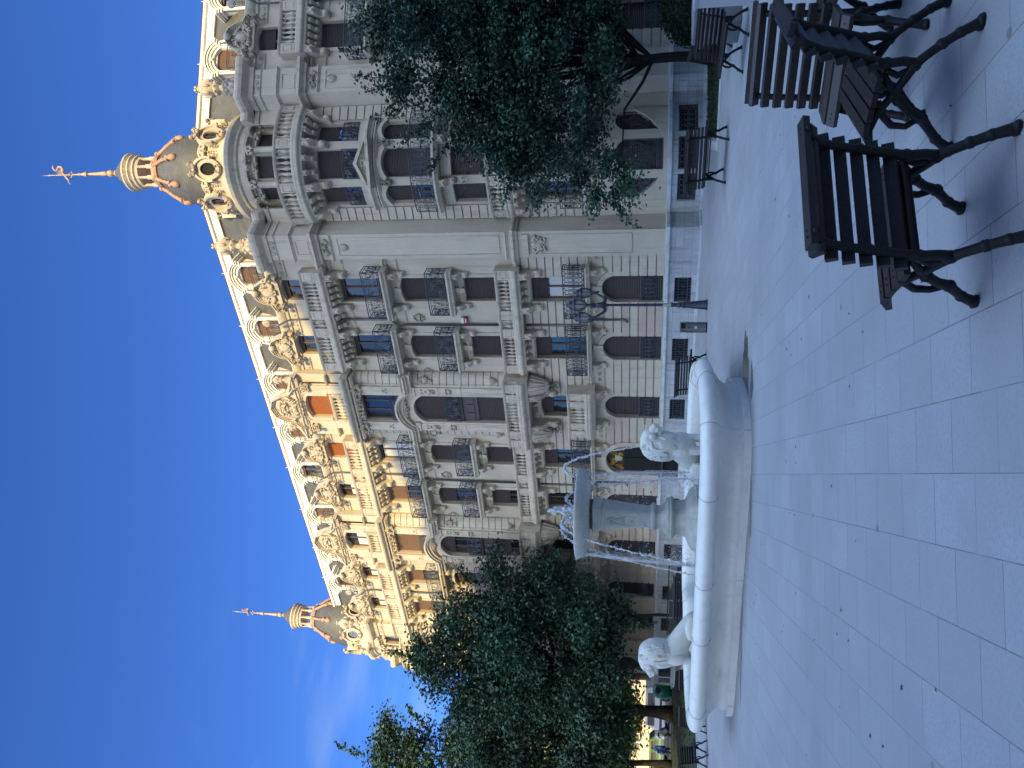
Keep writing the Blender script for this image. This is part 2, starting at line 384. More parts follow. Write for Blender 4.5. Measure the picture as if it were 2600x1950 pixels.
def ironpanel(mb, F, pt, L, z0, z1, style, r=.011):
    # pt(u) -> (s, d): horizontal run of length L
    def line(a, b, k=1, rr=r): mb.tube([F.P(*pt(lerp(a[0], b[0], i / k)), lerp(a[1], b[1], i / k)) for i in range(k + 1)], rr, 4)
    def path(ps, rr=r): mb.tube([F.P(*pt(min(L, max(0, u))), z) for u, z in ps], rr, 3, False)
    k = max(1, F.n(0, L)); h = z1 - z0
    for z, rr in ((z1, r * 1.8), (z1 - .1 * h, r), (z0 + .13 * h, r), (z0 + .02, r * 1.3)): line((0, z), (L, z), k, rr)
    for u in (0, L): line((u, z0), (u, z1), 1, r * 1.5)
    if style == 'bars':
        n = max(2, round(L / .165)); q = L / n
        for i in range(n + 1): line((i * q, z0 + .13 * h), (i * q, z1 - .1 * h))
        for i in range(n):
            c = (i + .5) * q; zl, zh = z0 + .2 * h, z1 - .18 * h
            path([(c - q * .27, zl + .08), (c - q * .27, zh - .08)] + [(c + q * .27 * math.cos(a), zh - .08 + q * .27 * math.sin(a)) for a in (2.6, 2.1, 1.57, 1.0, .5)] + [(c + q * .27, zh - .08), (c + q * .27, zl + .08)] + [(c + q * .27 * math.cos(a), zl + .08 - q * .27 * math.sin(a)) for a in (.5, 1.0, 1.57, 2.1, 2.6)] + [(c - q * .27, zl + .08)])
            path([(c + .025 * math.cos(a), (zl + zh) / 2 + .05 * math.sin(a)) for a in [j * pi / 3 for j in range(7)]])
            path(spiral((c, z0 + .075 * h), .032, 1.2, 0, 1, 8)); path(spiral((c, z1 - .05 * h), .02, 1.2, 0, 1, 7))
            path(spiral((i * q, zh + .01), .026, 1.2, 0, -1, 8)); path(spiral((i * q, zl), .028, 1.2, 1, 1, 8))
    else:
        n = max(2, round(L / .30)); q = L / n
        for i in range(n):
            c = (i + .5) * q; zm = (z0 + .13 * h + z1 - .1 * h) / 2; rr = min(q * .27, h * .2); sg = 1 if i % 2 else -1
            p1 = spiral((c - sg * q * .18, zm + h * .17), rr, 1.5, -pi / 2, sg); p2 = spiral((c + sg * q * .18, zm - h * .17), rr, 1.5, pi / 2, sg)
            path(p1, r * 1.25); path(p2, r * 1.25); path([p1[0], (c, zm), p2[0]], r * 1.25)
            path(spiral((c + sg * q * .3, zm + h * .2), rr * .6, 1.3, 2, -sg, 10)); path(spiral((c - sg * q * .3, zm - h * .2), rr * .6, 1.3, 5, -sg, 10))
            path([(c - q * .5, z0 + .13 * h), (c - q * .3, zm), (c - q * .45, z1 - .1 * h)]); path([(c + q * .2, z0 + .13 * h), (c + q * .42, zm), (c + q * .3, z1 - .1 * h)])
            path(spiral((c + sg * q * .02, zm), rr * .42, 1.4, 0, sg, 9), r * 1.4)
            for dq in (-.25, .25): path(spiral((c + dq * q, z0 + .075 * h), .03, 1.1, 0, 1, 7))
def scrollconsole(mb, F, s_, w_, z0, z1, dep):
    h = z1 - z0
    pr = [(0, z1), (dep, z1), (dep * 1.02, z1 - .10 * h), (dep * .95, z1 - .2 * h), (dep * .98, z1 - .34 * h), (dep * .78, z1 - .45 * h), (dep * .5, z1 - .55 * h), (dep * .42, z1 - .66 * h), (dep * .52, z1 - .78 * h), (dep * .40, z1 - .93 * h), (dep * .12, z0), (0, z0)]
    mb.prof(F, s_ - w_ / 2, s_ + w_ / 2, pr, n=1)
    for k in (-1, 1): mb.prof(F, s_ + k * w_ * .33 - w_ * .08, s_ + k * w_ * .33 + w_ * .08, [(d * 1.07, z) for d, z in pr], n=1)
    c = F.P(s_, dep * .45, z1 - .80 * h); mb.ball(c, (w_ * .42, w_ * .42, h * .16), 7, 5)
    mb.ball(F.P(s_, dep * .95, z1 - .22 * h), (w_ * .36, w_ * .36, h * .12), 7, 5)
def carved(mb, F, s_, d, z, w_, h, n=26, seed=1, dep=.06):
    q = random.Random(seed)
    e1 = (F.P(s_ + .01, d, z) - F.P(s_, d, z)).normalized(); e2 = (F.P(s_, d + .01, z) - F.P(s_, d, z)).normalized(); e3 = Vector((0, 0, 1))
    for i in range(n // 2):
        u, v = q.uniform(0, .5), q.uniform(-.5, .5)
        if u * u + v * v > .27: u, v = u * .6, v * .6
        a = q.uniform(0, pi); r1, r2 = q.uniform(.07, .17), q.uniform(.04, .08)
        for sg in (-1, 1):                      # mirrored left and right like real carving
            x, y = e1 * math.cos(a) * sg + e3 * math.sin(a), e3 * math.cos(a) - e1 * math.sin(a) * sg
            mb.blob(F.P(s_ + sg * u * w_, d + dep * .3, z + v * h), x * (r1 * min(w_, h * 1.4)), y * (r2 * min(h * 1.2, w_)), e2 * dep, 6, 4)
    for sg in (-1, 1):
        p = spiral((s_ + sg * w_ * .36, z - h * .1), min(w_, h) * .16, 1.6, pi / 2, sg, 14)
        mb.tube([F.P(a, d + dep * .7, b) for a, b in p], min(w_, h) * .035, 5)
def ellipse(mb, F, s_, d, z, a, b, dep):
    e1 = (F.P(s_ + .01, d, z) - F.P(s_, d, z)).normalized(); e2 = (F.P(s_, d + .01, z) - F.P(s_, d, z)).normalized()
    mb.blob(F.P(s_, d, z), e1 * a, e2 * dep, Vector((0, 0, b)), 14, 9)
    mb.tube([F.P(s_ + a * 1.12 * math.cos(t), d + dep * .3, z + b * 1.12 * math.sin(t)) for t in [i * pi / 8 for i in range(17)]], a * .1, 5)
BAL = [(.055, 0), (.055, .05), (.032, .08), (.03, .14), (.062, .26), (.066, .36), (.045, .5), (.03, .66), (.028, .78), (.045, .82), (.03, .86), (.055, .92), (.055, 1)]
def balustrade(F, P, s0, s1, d, z0, z1, peds, pw=.34, name="balustrade", ends=True, bpz=.16):
    mb = MB(); h = z1 - z0
    mb.prof(F, s0, s1, [(d - .1, z0), (d + .1, z0), (d + .1, z0 + .07), (d + .07, z0 + .1), (d - .1, z0 + .1)])
    mb.prof(F, s0, s1, [(d - .1, z1 - .11), (d + .07, z1 - .11), (d + .11, z1 - .07), (d + .12, z1 - .02), (d + .09, z1), (d - .11, z1)])
    xs = []
    for p in peds:
        mb.box(F, p - pw / 2, p + pw / 2, d - .085, d + .085, z0 + .1, z1 - .11)
        fr = [(p - pw * .33, z0 + .2), (p + pw * .33, z0 + .2), (p + pw * .33, z1 - .2), (p - pw * .33, z1 - .2)]
        for i in range(4): mb.tube([F.P(fr[i][0], d + .088, fr[i][1]), F.P(fr[(i + 1) % 4][0], d + .088, fr[(i + 1) % 4][1])], .014, 4)
    ps = sorted(peds)
    for a, b in zip(ps, ps[1:]):
        a, b = a + pw / 2, b - pw / 2; n = max(1, round((b - a) / bpz))
        for i in range(n):
            c = F.P(a + (i + .5) * (b - a) / n, d, z0 + .1); hh = h - .21
            mb.cyl(c, [(r * 1.0, z * hh) for r, z in BAL], 8)
    return mb.build(name, 'trim', P, auto=40)
def ironbalcony(F, P, sc_, hw, z0, z1, dep, zr, style, brz=None, brs=None, brd=None, side=True, brw=.2):
    mb = MB()
    mb.prof(F, sc_ - hw, sc_ + hw, [(-.02, z0), (dep * .8, z0), (dep * .86, z0 + .35 * (z1 - z0)), (dep * .97, z0 + .6 * (z1 - z0)), (dep, z0 + .7 * (z1 - z0)), (dep, z1), (-.02, z1)])
    o = mb.build("balcony", 'trim', P)
    ir = MB(); e = .05; L = 2 * hw - 2 * e
    ironpanel(ir, F, lambda u: (sc_ - hw + e + u, dep - e), L, z1, zr, style)
    if side:
        for k in (-1, 1):
            ironpanel(ir, Fr(F.P(sc_ + k * (hw - e), 0, 0), F.P(sc_ + k * (hw - e), 1, 0) - F.P(sc_ + k * (hw - e), 0, 0), Vector((0, 0, 0))), lambda u: (u, 0), dep - e, z1, zr, 'bars' if style == 'bars' else 'scroll')
    ir.build("railing", 'iron', o)
    if brz:
        for b in brs:
            m = MB(); scrollconsole(m, F, sc_ + b, brw, brz, z0, brd); m.build("bracket", 'trim', o)
    return o
def band(mb, F, s0, s1, z, h, d, ops=()):
    pr = [(-.02, z), (d * .35, z), (d * .45, z + .25 * h), (d * .8, z + .5 * h), (d, z + .6 * h), (d, z + .9 * h), (d * .85, z + h), (-.02, z + h)]
    q = s0
    for a, b in sorted(ops) + [(s1, s1)]:
        if a > q + .01: mb.prof(F, q, a, pr)
        q = max(q, b)
def waves(mb, F, s0, s1, z, h):
    n = max(1, round((s1 - s0) / .26)); q = (s1 - s0) / n
    for i in range(n):
        c = s0 + (i + .5) * q
        mb.tube([F.P(a, .045, b) for a, b in spiral((c, z), h * .42, 1.4, pi, -1, 12)] , .016, 4)
def gable(F, P, s_, d=0., big=False):
    mb = MB()
    if not big:
        pts = [(-.60, 14.98), (.60, 14.98), (.60, 15.28), (.44, 15.42), (.36, 15.62), (.24, 15.84), (0, 15.96), (-.24, 15.84), (-.36, 15.62), (-.44, 15.42), (-.60, 15.28)]
        mb.poly(F, [(s_ + a, z) for a, z in pts], d - .2, d + .16)
        top = [(.74, 15.26), (.48, 15.40), (.42, 15.66), (.28, 15.90), (0, 16.04), (-.28, 15.90), (-.42, 15.66), (-.48, 15.40), (-.74, 15.26)]
    else:
        pts = [(-.86, 15.2), (.86, 15.2), (.86, 15.35), (.66, 15.6), (.52, 16.0), (.34, 16.32), (0, 16.44), (-.34, 16.32), (-.52, 16.0), (-.66, 15.6), (-.86, 15.35)]
        mb.poly(F, [(s_ + a, z) for a, z in pts], d - .2, d + .16)
        top = [(.98, 15.36), (.72, 15.60), (.58, 16.04), (.38, 16.40), (0, 16.54), (-.38, 16.40), (-.58, 16.04), (-.72, 15.60), (-.98, 15.36)]
    for a, b in zip(top, top[1:]):
        for dz, dd, th in ((0, .32, .05), (-.055, .26, .045), (-.10, .21, .045)):
            mb.poly(F, [(s_ + a[0], a[1] + dz), (s_ + b[0], b[1] + dz), (s_ + b[0], b[1] + dz - th), (s_ + a[0], a[1] + dz - th)], d - .1, d + dd)
    o = mb.build("gable", 'trim', P)
    m = MB(); h = 15.45 if not big else 15.72
    if not big:
        carved(m, F, s_, d + .18, h - .06, 1.0, .60, 50, int(s_ * 100) + 3, .07)
        ellipse(m, F, s_, d + .22, h - .04, .16, .22, .08)
        for i in range(3): m.tube([F.P(s_ + a, d + .22, z) for a, z in spiral((s_, 15.86), .16 - .03 * i, 1.5, -pi / 2, 1 if i % 2 else -1, 14)], .035, 5)
        m.ball(F.P(s_, d + .28, 15.88), .13, 8, 6)
        for k in (-1, 1): carved(m, F, s_ + k * .60, d + .2, 15.06, .34, .56, 22, 5, .13)
    else:
        carved(m, F, s_, d + .18, 15.74, 1.2, .8, 54, 9, .1); carved(m, F, s_, d + .16, 15.33, 1.3, .3, 30, 4, .08)
        ellipse(m, F, s_, d + .2, 16.1, .14, .16, .06)
    m.build("carved_ornament", 'carved', o, smooth=True)
def vasefin(P, c, sc_=1., m='carved', name="pinnacle"):
    mb = MB(); q = sc_
    mb.cyl(c, [(r * q, z * q) for r, z in [(.26, 0), (.26, .1), (.19, .14), (.24, .3), (.26, .4), (.2, .5), (.25, .56), (.25, .62), (.14, .68), (.1, .78), (.12, .84), (.2, .88), (.22, .96), (.2, 1.0), (.26, 1.1), (.29, 1.25), (.27, 1.4), (.18, 1.52), (.12, 1.56), (.13, 1.62), (.05, 1.68), (.03, 1.75)]], 16)
    for i in range(8):
        a = i * pi / 4
        mb.ball(Vector(c) + Vector((math.cos(a) * .25, math.sin(a) * .25, .22)) * q, (.09 * q, .09 * q, .13 * q), 6, 4)
        mb.ball(Vector(c) + Vector((math.cos(a) * .23, math.sin(a) * .23, .46)) * q, (.08 * q, .08 * q, .07 * q), 6, 4)
        mb.ball(Vector(c) + Vector((math.cos(a) * .27, math.sin(a) * .27, 1.24)) * q, (.07 * q, .07 * q, .16 * q), 6, 4)
        mb.ball(Vector(c) + Vector((math.cos(a) * .21, math.sin(a) * .21, .95)) * q, .05 * q, 5, 4)
        if i % 2: mb.ball(Vector(c) + Vector((math.cos(a) * .07, math.sin(a) * .07, 1.72)) * q, .06 * q, 5, 4)
    return mb.build(name, m, P, auto=50)
def dormer(F, P, s_, shut=0):
    d = -1.2; mb = MB()
    op = (s_ - .40, s_ + .40, 15.7, 17.22)
    wall(mb, F, s_ - .56, s_ + .56, 15.6, 17.25, [op], d, .25); archfill(mb, F, s_, .80, 17.22, .22, d - .25, d)
    for k in (-1, 1):
        mb.add([F.P(s_ + k * .56, d, 15.6), F.P(s_ + k * .56, d, 17.3), F.P(s_ + k * .56, -2.0, 17.5), F.P(s_ + k * .56, -2.0, 15.6)], [(0, 1, 2, 3)])
        mb.box(F, s_ + k * .49 - .07, s_ + k * .49 + .07, d - .1, d + .06, 15.6, 17.05)
    for (rise, t, d1, w2, z2) in ((.33, .07, .10, 1.10, 17.36), (.33, .055, .15, 1.22, 17.45), (.34, .05, .20, 1.32, 17.52)):
        archband(mb, F, s_, w2 - .1, z2, rise, t, d - (.75 if d1 > .18 else .2), d + d1)
        for k in (-1, 1): mb.box(F, s_ + k * (w2 / 2 + .01) - .09, s_ + k * (w2 / 2 + .01) + .09, d - .55, d + d1 * .98, z2 - rise - .010, z2 - rise + t * .8)
    archband(mb, F, s_, .82, 17.24, .24, .06, d, d + .07)
    mb.poly(F, [(s_ - .58, 17.15)] + [(a, b) for a, b in archline(s_, 1.16, 17.46, .31)][::-1] + [(s_ + .58, 17.15)], d - .75, d - .02)
    mb.ball(F.P(s_, d + .09, 17.3), .065, 7, 5)
    o = mb.build("dormer", 'white', P)
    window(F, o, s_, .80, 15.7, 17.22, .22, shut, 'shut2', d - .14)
    m = MB(); m.cyl(F.P(s_, d - .2, 17.55), [(.07, 0), (.035, .06), (.035, .1), (.095, .16), (.095, .21), (.035, .26), (.015, .30), (.012, .50)], 10); m.build("finial", 'white', o, auto=50)
    ir = MB(); ironpanel(ir, F, lambda u: (s_ - .46 + u, d + .36), .92, 15.75, 16.55, 'scroll', .011)
    for k in (-1, 1):
        for z in (16.55, 16.0): ir.tube([F.P(s_ + k * .46, d + .36, z), F.P(s_ + k * .46, d, z)], .014, 4)
        for j in range(3): ir.tube([F.P(s_ + k * .46, d + .08 + .11 * j, 15.75), F.P(s_ + k * .46, d + .08 + .11 * j, 16.55)], .009, 4)
    ir.build("railing", 'iron', o)
    mb = MB()                                    # white hip line down the slates beside the dormer
    mb.tube([F.P(s_ + 1.0, -1.84, 17.7), F.P(s_ + .82, -1.0, 15.75)], .045, 5); mb.build("roof_flashing", 'white', o)
def roof(F, P, s0, s1, back=-9.):
    m = MB(); m.add([F.P(s0, -.9, 15.45), F.P(s1, -.9, 15.45), F.P(s1, -1.86, 17.72), F.P(s0, -1.86, 17.72)], [(0, 1, 2, 3)])
    o = m.build("roof", 'slate', P)
    m = MB(); m.prof(F, s0, s1, [(-1.85, 17.70), (-1.76, 17.70), (-1.78, 18.02), (-1.70, 18.05), (-1.70, 18.15), (-2.3, 18.18), (-2.3, 17.7)], n=1); m.build("roof_cornice", 'white', o)
    m = MB(); m.prof(F, s0, s1, [(-1.75, 18.15), (-1.72, 18.20), (-1.9, 18.27), (back, 18.5), (back, 18.1), (-2.2, 18.17)], n=1); m.build("roof_tiles", 'tile', o)
    m = MB(); g0, g1 = max(s0, 0), min(s1, 20.1); m.quad(F.P(g0, .0, 15.385), F.P(g1, .0, 15.385), F.P(g1, -.95, 15.47), F.P(g0, -.95, 15.47)); m.build("gutter_deck", 'white', o)
    return o
def facade(F, cols, bays, s0, s1, sw, name, pipes=(), groups=(), door=None, plinth_s0=None):
    ops = []; bop = []
    for c in cols:
        for k, (w_, z0, z1, r) in NW.items():
            if door == c and k == 'g': ops.append((c - .72, c + .72, .35, 3.18)); continue
            ops.append((c - w_ / 2, c + w_ / 2, z0, z1))
    for c in bays: ops.append((c - .5, c + .5, *NB['g'][1:3])); ops.append((c - NB['1'][0] / 2, c + NB['1'][0] / 2, *NB['1'][1:3]))
    mb = MB()
    big = ops + [(c - 1.1, c + 1.1, 6.3, 15.2) for c in bays]
    wall(mb, F, s0, s1, 1.08, 15.2, big)
    for c in cols:
        for k, (w_, z0, z1, r) in NW.items():
            if door == c and k == 'g': archfill(mb, F, c, 1.44, 3.18, .72, -.2, .034); continue
            archfill(mb, F, c, w_, z1, r, -.2, .034 if k == 'g' else 0.)
    for c in bays: archfill(mb, F, c, 1.0, 3.18, .5, -.2, .034); archfill(mb, F, c, NB['1'][0], NB['1'][2], .1, -.2, 0)
    W = mb.build("wall", 'stone', B)
    mb = MB(); courses(mb, F, s0, s1, 1.1, 3.12, .287, ops, mis=(0, 0, 0, 0, 1)); courses(mb, F, s0, s1, 3.72, 5.95, .28, [o for o in ops if o[2] < 6] , mis=(0, 0, 0, 0, 0))
    mb.build("rusticated_courses", ['stone', 'pink'], W)
    mb = MB(); cuts = [(c - 1.0, c + 1.0) for c in cols] + [(c - 1.05, c + 1.05) for c in bays]
    band(mb, F, s0, s1, 3.56, .16, .12, cuts); band(mb, F, s0, s1, 3.16, .04, .05, [(o[0] - .1, o[1] + .1) for o in ops if o[2] < 3])
    bb = [(c - 1.52, c + 1.52) for c in bays]
    band(mb, F, s0, s1, 5.98, .2, .2, bb); band(mb, F, s0, s1, 10.74, .16, .16, [(c - .98, c + .98) for c in cols] + bb); band(mb, F, s0, s1, 10.34, .07, .05, [(c - .6, c + .6) for c in cols] + bb)
    band(mb, F, s0, s1, 12.36, .06, .04, [(c - .6, c + .6) for c in cols] + bb)
    band(mb, F, s0, s1, 13.0, .2, .18, [g[:2] for g in groups]); band(mb, F, s0, s1, 12.82, .1, .1, bb)
    q = s0
    for x0, x1 in sorted([(c - .6, c + .6) for c in cols] + [(c - 1.45, c + 1.45) for c in bays]) + [(s1, s1)]:
        if x0 > q: mb.prof(F, q, x0, [(-.05, 14.93), (.05, 14.95), (.07, 15.04), (.12, 15.08), (.17, 15.15), (.20, 15.22), (.22, 15.32), (.19, 15.36), (-.05, 15.38)], n=1)
        q = max(q, x1)
    mb.prof(F, s0, s1, [(-.4, 15.2), (-.02, 15.2), (-.02, 15.37), (-.4, 15.40)], n=1)
    band(mb, F, s0, s1, 14.58, .05, .05, [(c - .55, c + .55) for c in cols] + bb)
    mb.build("string_course", 'trim', W)
    mb = MB()
    q = s0
    for a, b in sorted(cuts) + [(s1, s1)]:
        if a - q > .3: waves(mb, F, q + .05, a - .05, 3.35, .2)
        q = b
    for c in cols:
        for k in (-1, 1):
            for j in range(3): ellipse(mb, F, c + k * (.72 + .17 * j), .01, 14.76, .05, .06, .03)
            carved(mb, F, c + k * 1.16, .02, 9.98, .42, .62, 22, 7, .05) if k == 1 else None
            mb.tube([F.P(a, .05, z) for a, z in spiral((c + k * .56, 14.02), .14, 1.6, 0, -k, 14)], .03, 5)
    mb.build("wall_ornament", 'carved', W, smooth=True)
    for c in cols:                              # mouldings, hoods, balconies and windows of one window column
        m = MB()
        archband(m, F, c, 1.0, 3.22, .5, .17, .0, .05, .25) if door != c else archband(m, F, c, 1.44, 3.18, .72, .2, -.02, .12, 2.1)
        m.poly(F, [(c - .1, 3.2), (c + .1, 3.2), (c + .14, 3.56), (c - .14, 3.56)], 0, .1)
        for k in (-1, 1):
            for z, h in ((6.45, 1.62), (8.62, 1.75), (10.95, 1.74)): m.box(F, c + k * .535 - .065, c + k * .535 + .065, -.01, .035, z, z + h)
        archband(m, F, c, .95, 10.40, .13, .11, -.01, .045)
        m.poly(F, [(c - .07, 10.36), (c + .07, 10.36), (c + .1, 10.62), (c - .1, 10.62)], 0, .08)
        band(m, F, c - .66, c + .66, 8.08, .12, .1); m.poly(F, [(c - .08, 8.02), (c + .08, 8.02), (c + .11, 8.36), (c - .11, 8.36)], 0, .12)
        archband(m, F, c, .84, 14.96, .1, .12, -.01, .05); band(m, F, c - .55, c + .55, 12.72, .06, .05)
        m.build("window_surround", 'trim', W)
        ironbalcony(F, B, c, 1.0, 3.60, 3.75, .5, 4.5, 'bars', 3.02, (-.72, .72), .3)
        ironbalcony(F, B, c, .87, 8.38, 8.57, .48, 9.30, 'scroll', 7.82, (-.62, .62), .32)
        ironbalcony(F, B, c, .97, 10.72, 10.90, .56, 11.60, 'scroll', 10.12, (-.66, .66), .34)
        gable(F, B, c)
        for k, (w_, z0, z1, r) in NW.items():
            if door == c and k == 'g': continue
            v = sw.get((c, k), 1 if k in 'g23' else (.3 if k == '1' else .5)); v = v if isinstance(v, tuple) else (v,)
            o = window(F, B, c, w_, z0, z1, r, *v)
            if k == 'g':
                ir = MB(); ironpanel(ir, F, lambda u: (c - .48 + u, -.06), .96, 1.2, 1.88, 'bars', .012); ir.build("window_grille", 'iron', o)
    for (a, b, pe) in groups:                   # long stone balconies: piano nobile and attic
        for z0, zr, dep in ((5.98, 6.84, .55), (12.98, 13.94, .55)):
            m = MB()
            m.prof(F, a, b, [(-.02, z0), (dep * .78, z0), (dep * .84, z0 + .06), (dep * .95, z0 + .1), (dep, z0 + .14), (dep, z0 + .23), (dep * .9, z0 + .26), (-.02, z0 + .26)], n=1)
            o = m.build("stone_balcony", 'trim', B)
            balustrade(F, o, a + .02, b - .02, dep - .16, z0 + .26, zr, pe)
            for e, k in ((a, 1), (b, -1)):
                m = MB(); m.box(F, e + .03 if k == 1 else e - .17, e + .17 if k == 1 else e - .03, 0, dep - .26, z0 + .26, zr - .002); m.build("end_panel", 'trim', o)
            for c in [q for q in cols if a < q < b]:
                if z0 < 7: bl = [(c - .66, .24, 5.22), (c + .66, .24, 5.22), (c - .3, .13, 5.78), (c, .13, 5.78), (c + .3, .13, 5.78)]
                else: bl = [(c - .66, .24, 12.30), (c + .66, .24, 12.30)] + [(c + e, .15, 12.66) for e in (-.39, -.13, .13, .39)] + ([(c + 1.0, .15, 12.66)] if c + 1.2 < b else []) + ([(c - 1.0, .15, 12.66)] if c - 1.2 > a else [])
                for s_, w_, zb in bl:
                    m = MB(); scrollconsole(m, F, s_, w_, zb, z0, .42 if w_ > .2 else .36); m.build("bracket", 'trim', o)
    for c in bays: bay(F, c, sw)
    m = MB(); m.quad(F.P(s0, -.7, 0), F.P(s1, -.7, 0), F.P(s1, -.7, 15.3), F.P(s0, -.7, 15.3)); m.build("interior", 'dark', W)
    # plinth with cellar windows
    m = MB(); ps = plinth_s0 if plinth_s0 is not None else s0
    cel = [(c - .46, c + .46, .22, .78) for c in list(cols) + list(bays) if c != door] + ([(door - .72, door + .72, 0, 1.08)] if door else [])
    wall(m, F, ps, s1, 0, .98, [o if o[3] < 1 else (o[0], o[1], 0, .98) for o in cel], .14, .2)
    PL = m.build("plinth", 'plinth', B)
    m = MB(); q = ps
    for a, b in ([(door - .72, door + .72)] if door else []) + [(s1, s1)]:
        m.prof(F, q, a, [(-.02, .97), (.17, .97), (.17, .985), (.22, 1.0), (.22, 1.10), (-.02, 1.12)], n=1); m.box(F, q, a, .0, .3, -.05, .07); q = b
    m.build("plinth_cap", 'kerb', PL)
    m = MB()
    for a, b, z0, z1 in cel:
        if z1 > 1: continue
        m.mi = 1; m.box(F, a, b, -.07, -.05, z0, z1); m.mi = 0
        n = 9
        for i in range(n): m.ftube(F, [(lerp(a + .05, b - .05, i / (n - 1)), .1, z0 + .13), (lerp(a + .05, b - .05, i / (n - 1)), .1, z1 - .13)], .013)
        for z in (z0 + .02, z0 + .13, z1 - .13, z1 - .02): m.ftube(F, [(a, .1, z), (b, .1, z)], .013)
        for i in range(8):
            for z in (z0 + .075, z1 - .075): m.tube([F.P(lerp(a, b, (i + .5) / 8) + .05 * math.cos(t), .1, z + .05 * math.sin(t)) for t in [j * pi / 4 for j in range(9)]], .010, 3)
        for i in range(4):
            z = (z0 + z1) / 2; m.tube([F.P(lerp(a, b, (i + .5) / 4) + .055 * math.cos(t), .1, z + .055 * math.sin(t)) for t in [j * pi / 4 for j in range(9)]], .011, 3)
    m.build("cellar_grille", ['iron', 'dark'], PL)
    for p in pipes:
        m = MB(); r = .045
        m.tube([F.P(p, .09, 12.9), F.P(p, .09, 10.95), F.P(p + .12, .2, 10.8), F.P(p + .22, .2, 10.6), F.P(p + .22, .09, 10.4), F.P(p + .22, .09, 6.9)], r, 8)
        m.tube([F.P(p + .22, .1, 5.9), F.P(p + .22, .1, 3.95), F.P(p, .22, 3.78), F.P(p, .22, 3.6), F.P(p, .1, 3.5), F.P(p, .1, 2.45), F.P(p + .02, .22, 2.33)], r, 8)
        m.tube([F.P(p + .1, .5, 15.4), F.P(p + .03, .45, 15.2), F.P(p, .12, 14.9), F.P(p, .1, 14.5), F.P(p, .1, 13.9)], .035, 8)
        m.build("downpipe", 'pipe', B, smooth=True)
    return W
def bay(F, c, sw):
    G = Fr(F.P(c, .4, 0), F.e1, F.e2); m = MB()
    w_ = NB['23'][0]; ops = [(-w_ / 2, w_ / 2, 6.85, 10.59), (-.65, .65, 11.15, 12.7), (-.525, .525, 14.02, 15.06)]
    wall(m, G, -1.1, 1.1, 6.1, 15.3, ops, 0, .25)
    archfill(m, G, 0, w_, 10.59, .42, -.25, 0); archfill(m, G, 0, 1.05, 15.06, .15, -.25, 0)
    for k in (-1, 1): m.box(G, k * 1.3 - .2, k * 1.3 + .2, -.42, -.09, 13.1, 15.2)
    o = m.build("bay", 'stone', B)
    m = MB()                                    # rounded, coursed corners
    n = 23; z0, z1 = 6.3, 12.85; h = (z1 - z0) / n
    for i in range(n):
        for k in (-1, 1): m.plan(G, [(k * a, d) for a, d in [(1.5, -.42), (1.5, -.3), (1.44, -.2), (1.36, -.13), (1.24, -.09), (1.14, -.06), (1.10, 0.0), (1.0, 0.02), (1.0, -.42)]], z0 + i * h + .013, z0 + (i + 1) * h - .013)
    m.build("rusticated_courses", 'stone', o)
    m = MB()
    for k in (-1, 1):
        s_ = k * .86
        m.box(G, s_ - .16, s_ + .16, 0, .08, 6.95, 10.5); m.box(G, s_ - .2, s_ + .2, 0, .12, 10.42, 10.62); m.box(G, s_ - .2, s_ + .2, 0, .12, 6.8, 7.0)
        m.box(G, s_ - .2, s_ + .2, 0, .1, 10.95, 12.8); m.box(G, s_ - .18, s_ + .18, 0, .08, 13.4, 15.1)
        for z in (9.5, 8.6): m.box(G, s_ - .18, s_ + .18, 0, .1, z, z + .06)
    archband(m, G, 0, w_ - .02, 10.60, .42, .12, -.02, .06, 3.4)
    for dz, t, d1 in ((0, .12, .16), (.12, .08, .26), (.20, .08, .34)):
        archband(m, G, 0, 1.7, 11.02 + dz, .5, t, -.1, d1)
        for k in (-1, 1): m.box(G, k * 1.26 - .36, k * 1.26 + .36, -.1, d1 * .97, 10.525 + dz, 10.525 + dz + t)
    for z, hh, d1 in ((10.9, .1, .12), (12.84, .12, .16)): m.prof(G, -1.52, 1.52, [(-.3, z), (d1 * .5, z), (d1, z + hh * .6), (d1, z + hh), (-.3, z + hh)])
    m.prof(G, -1.56, 1.56, [(-.35, 13.0), (.24, 13.0), (.27, 13.06), (.38, 13.12), (.42, 13.18), (.42, 13.27), (-.35, 13.29)])
    m.prof(G, -1.5, 1.5, [(-.35, 13.94), (.05, 13.94), (.09, 14.0), (-.35, 14.03)])
    m.prof(G, -1.4, 1.4, [(-.3, 15.12), (.1, 15.14), (.14, 15.26), (.22, 15.3), (.22, 15.36), (-.3, 15.38)])
    archband(m, G, 0, 1.07, 15.08, .15, .15, -.02, .06, .85)
    for k in (-1, 1):                            # small segmental hoods left and right of the gable
        for dz in (0, .09): m.poly(G, [(k * .62, 15.62 + dz), (k * 1.5, 15.26 + dz), (k * 1.5, 15.18 + dz), (k * .62, 15.52 + dz)], -.3, .16 + dz)
        m.poly(G, [(k * .62, 15.55), (k * 1.4, 15.22), (k * .62, 15.22)], -.3, .08)
    for k in range(26):
        a = pi * k / 25; m.box(G, .68 * math.cos(a) * .98 - .012, .68 * math.cos(a) * .98 + .012, .05, .09, 14.98 + .2 * math.sin(a), 15.08 + .2 * math.sin(a))
    m.build("bay_mouldings", 'trim', o)
    m = MB()
    carved(m, G, 0, .04, 11.0, 1.3, .4, 40, 21, .07)
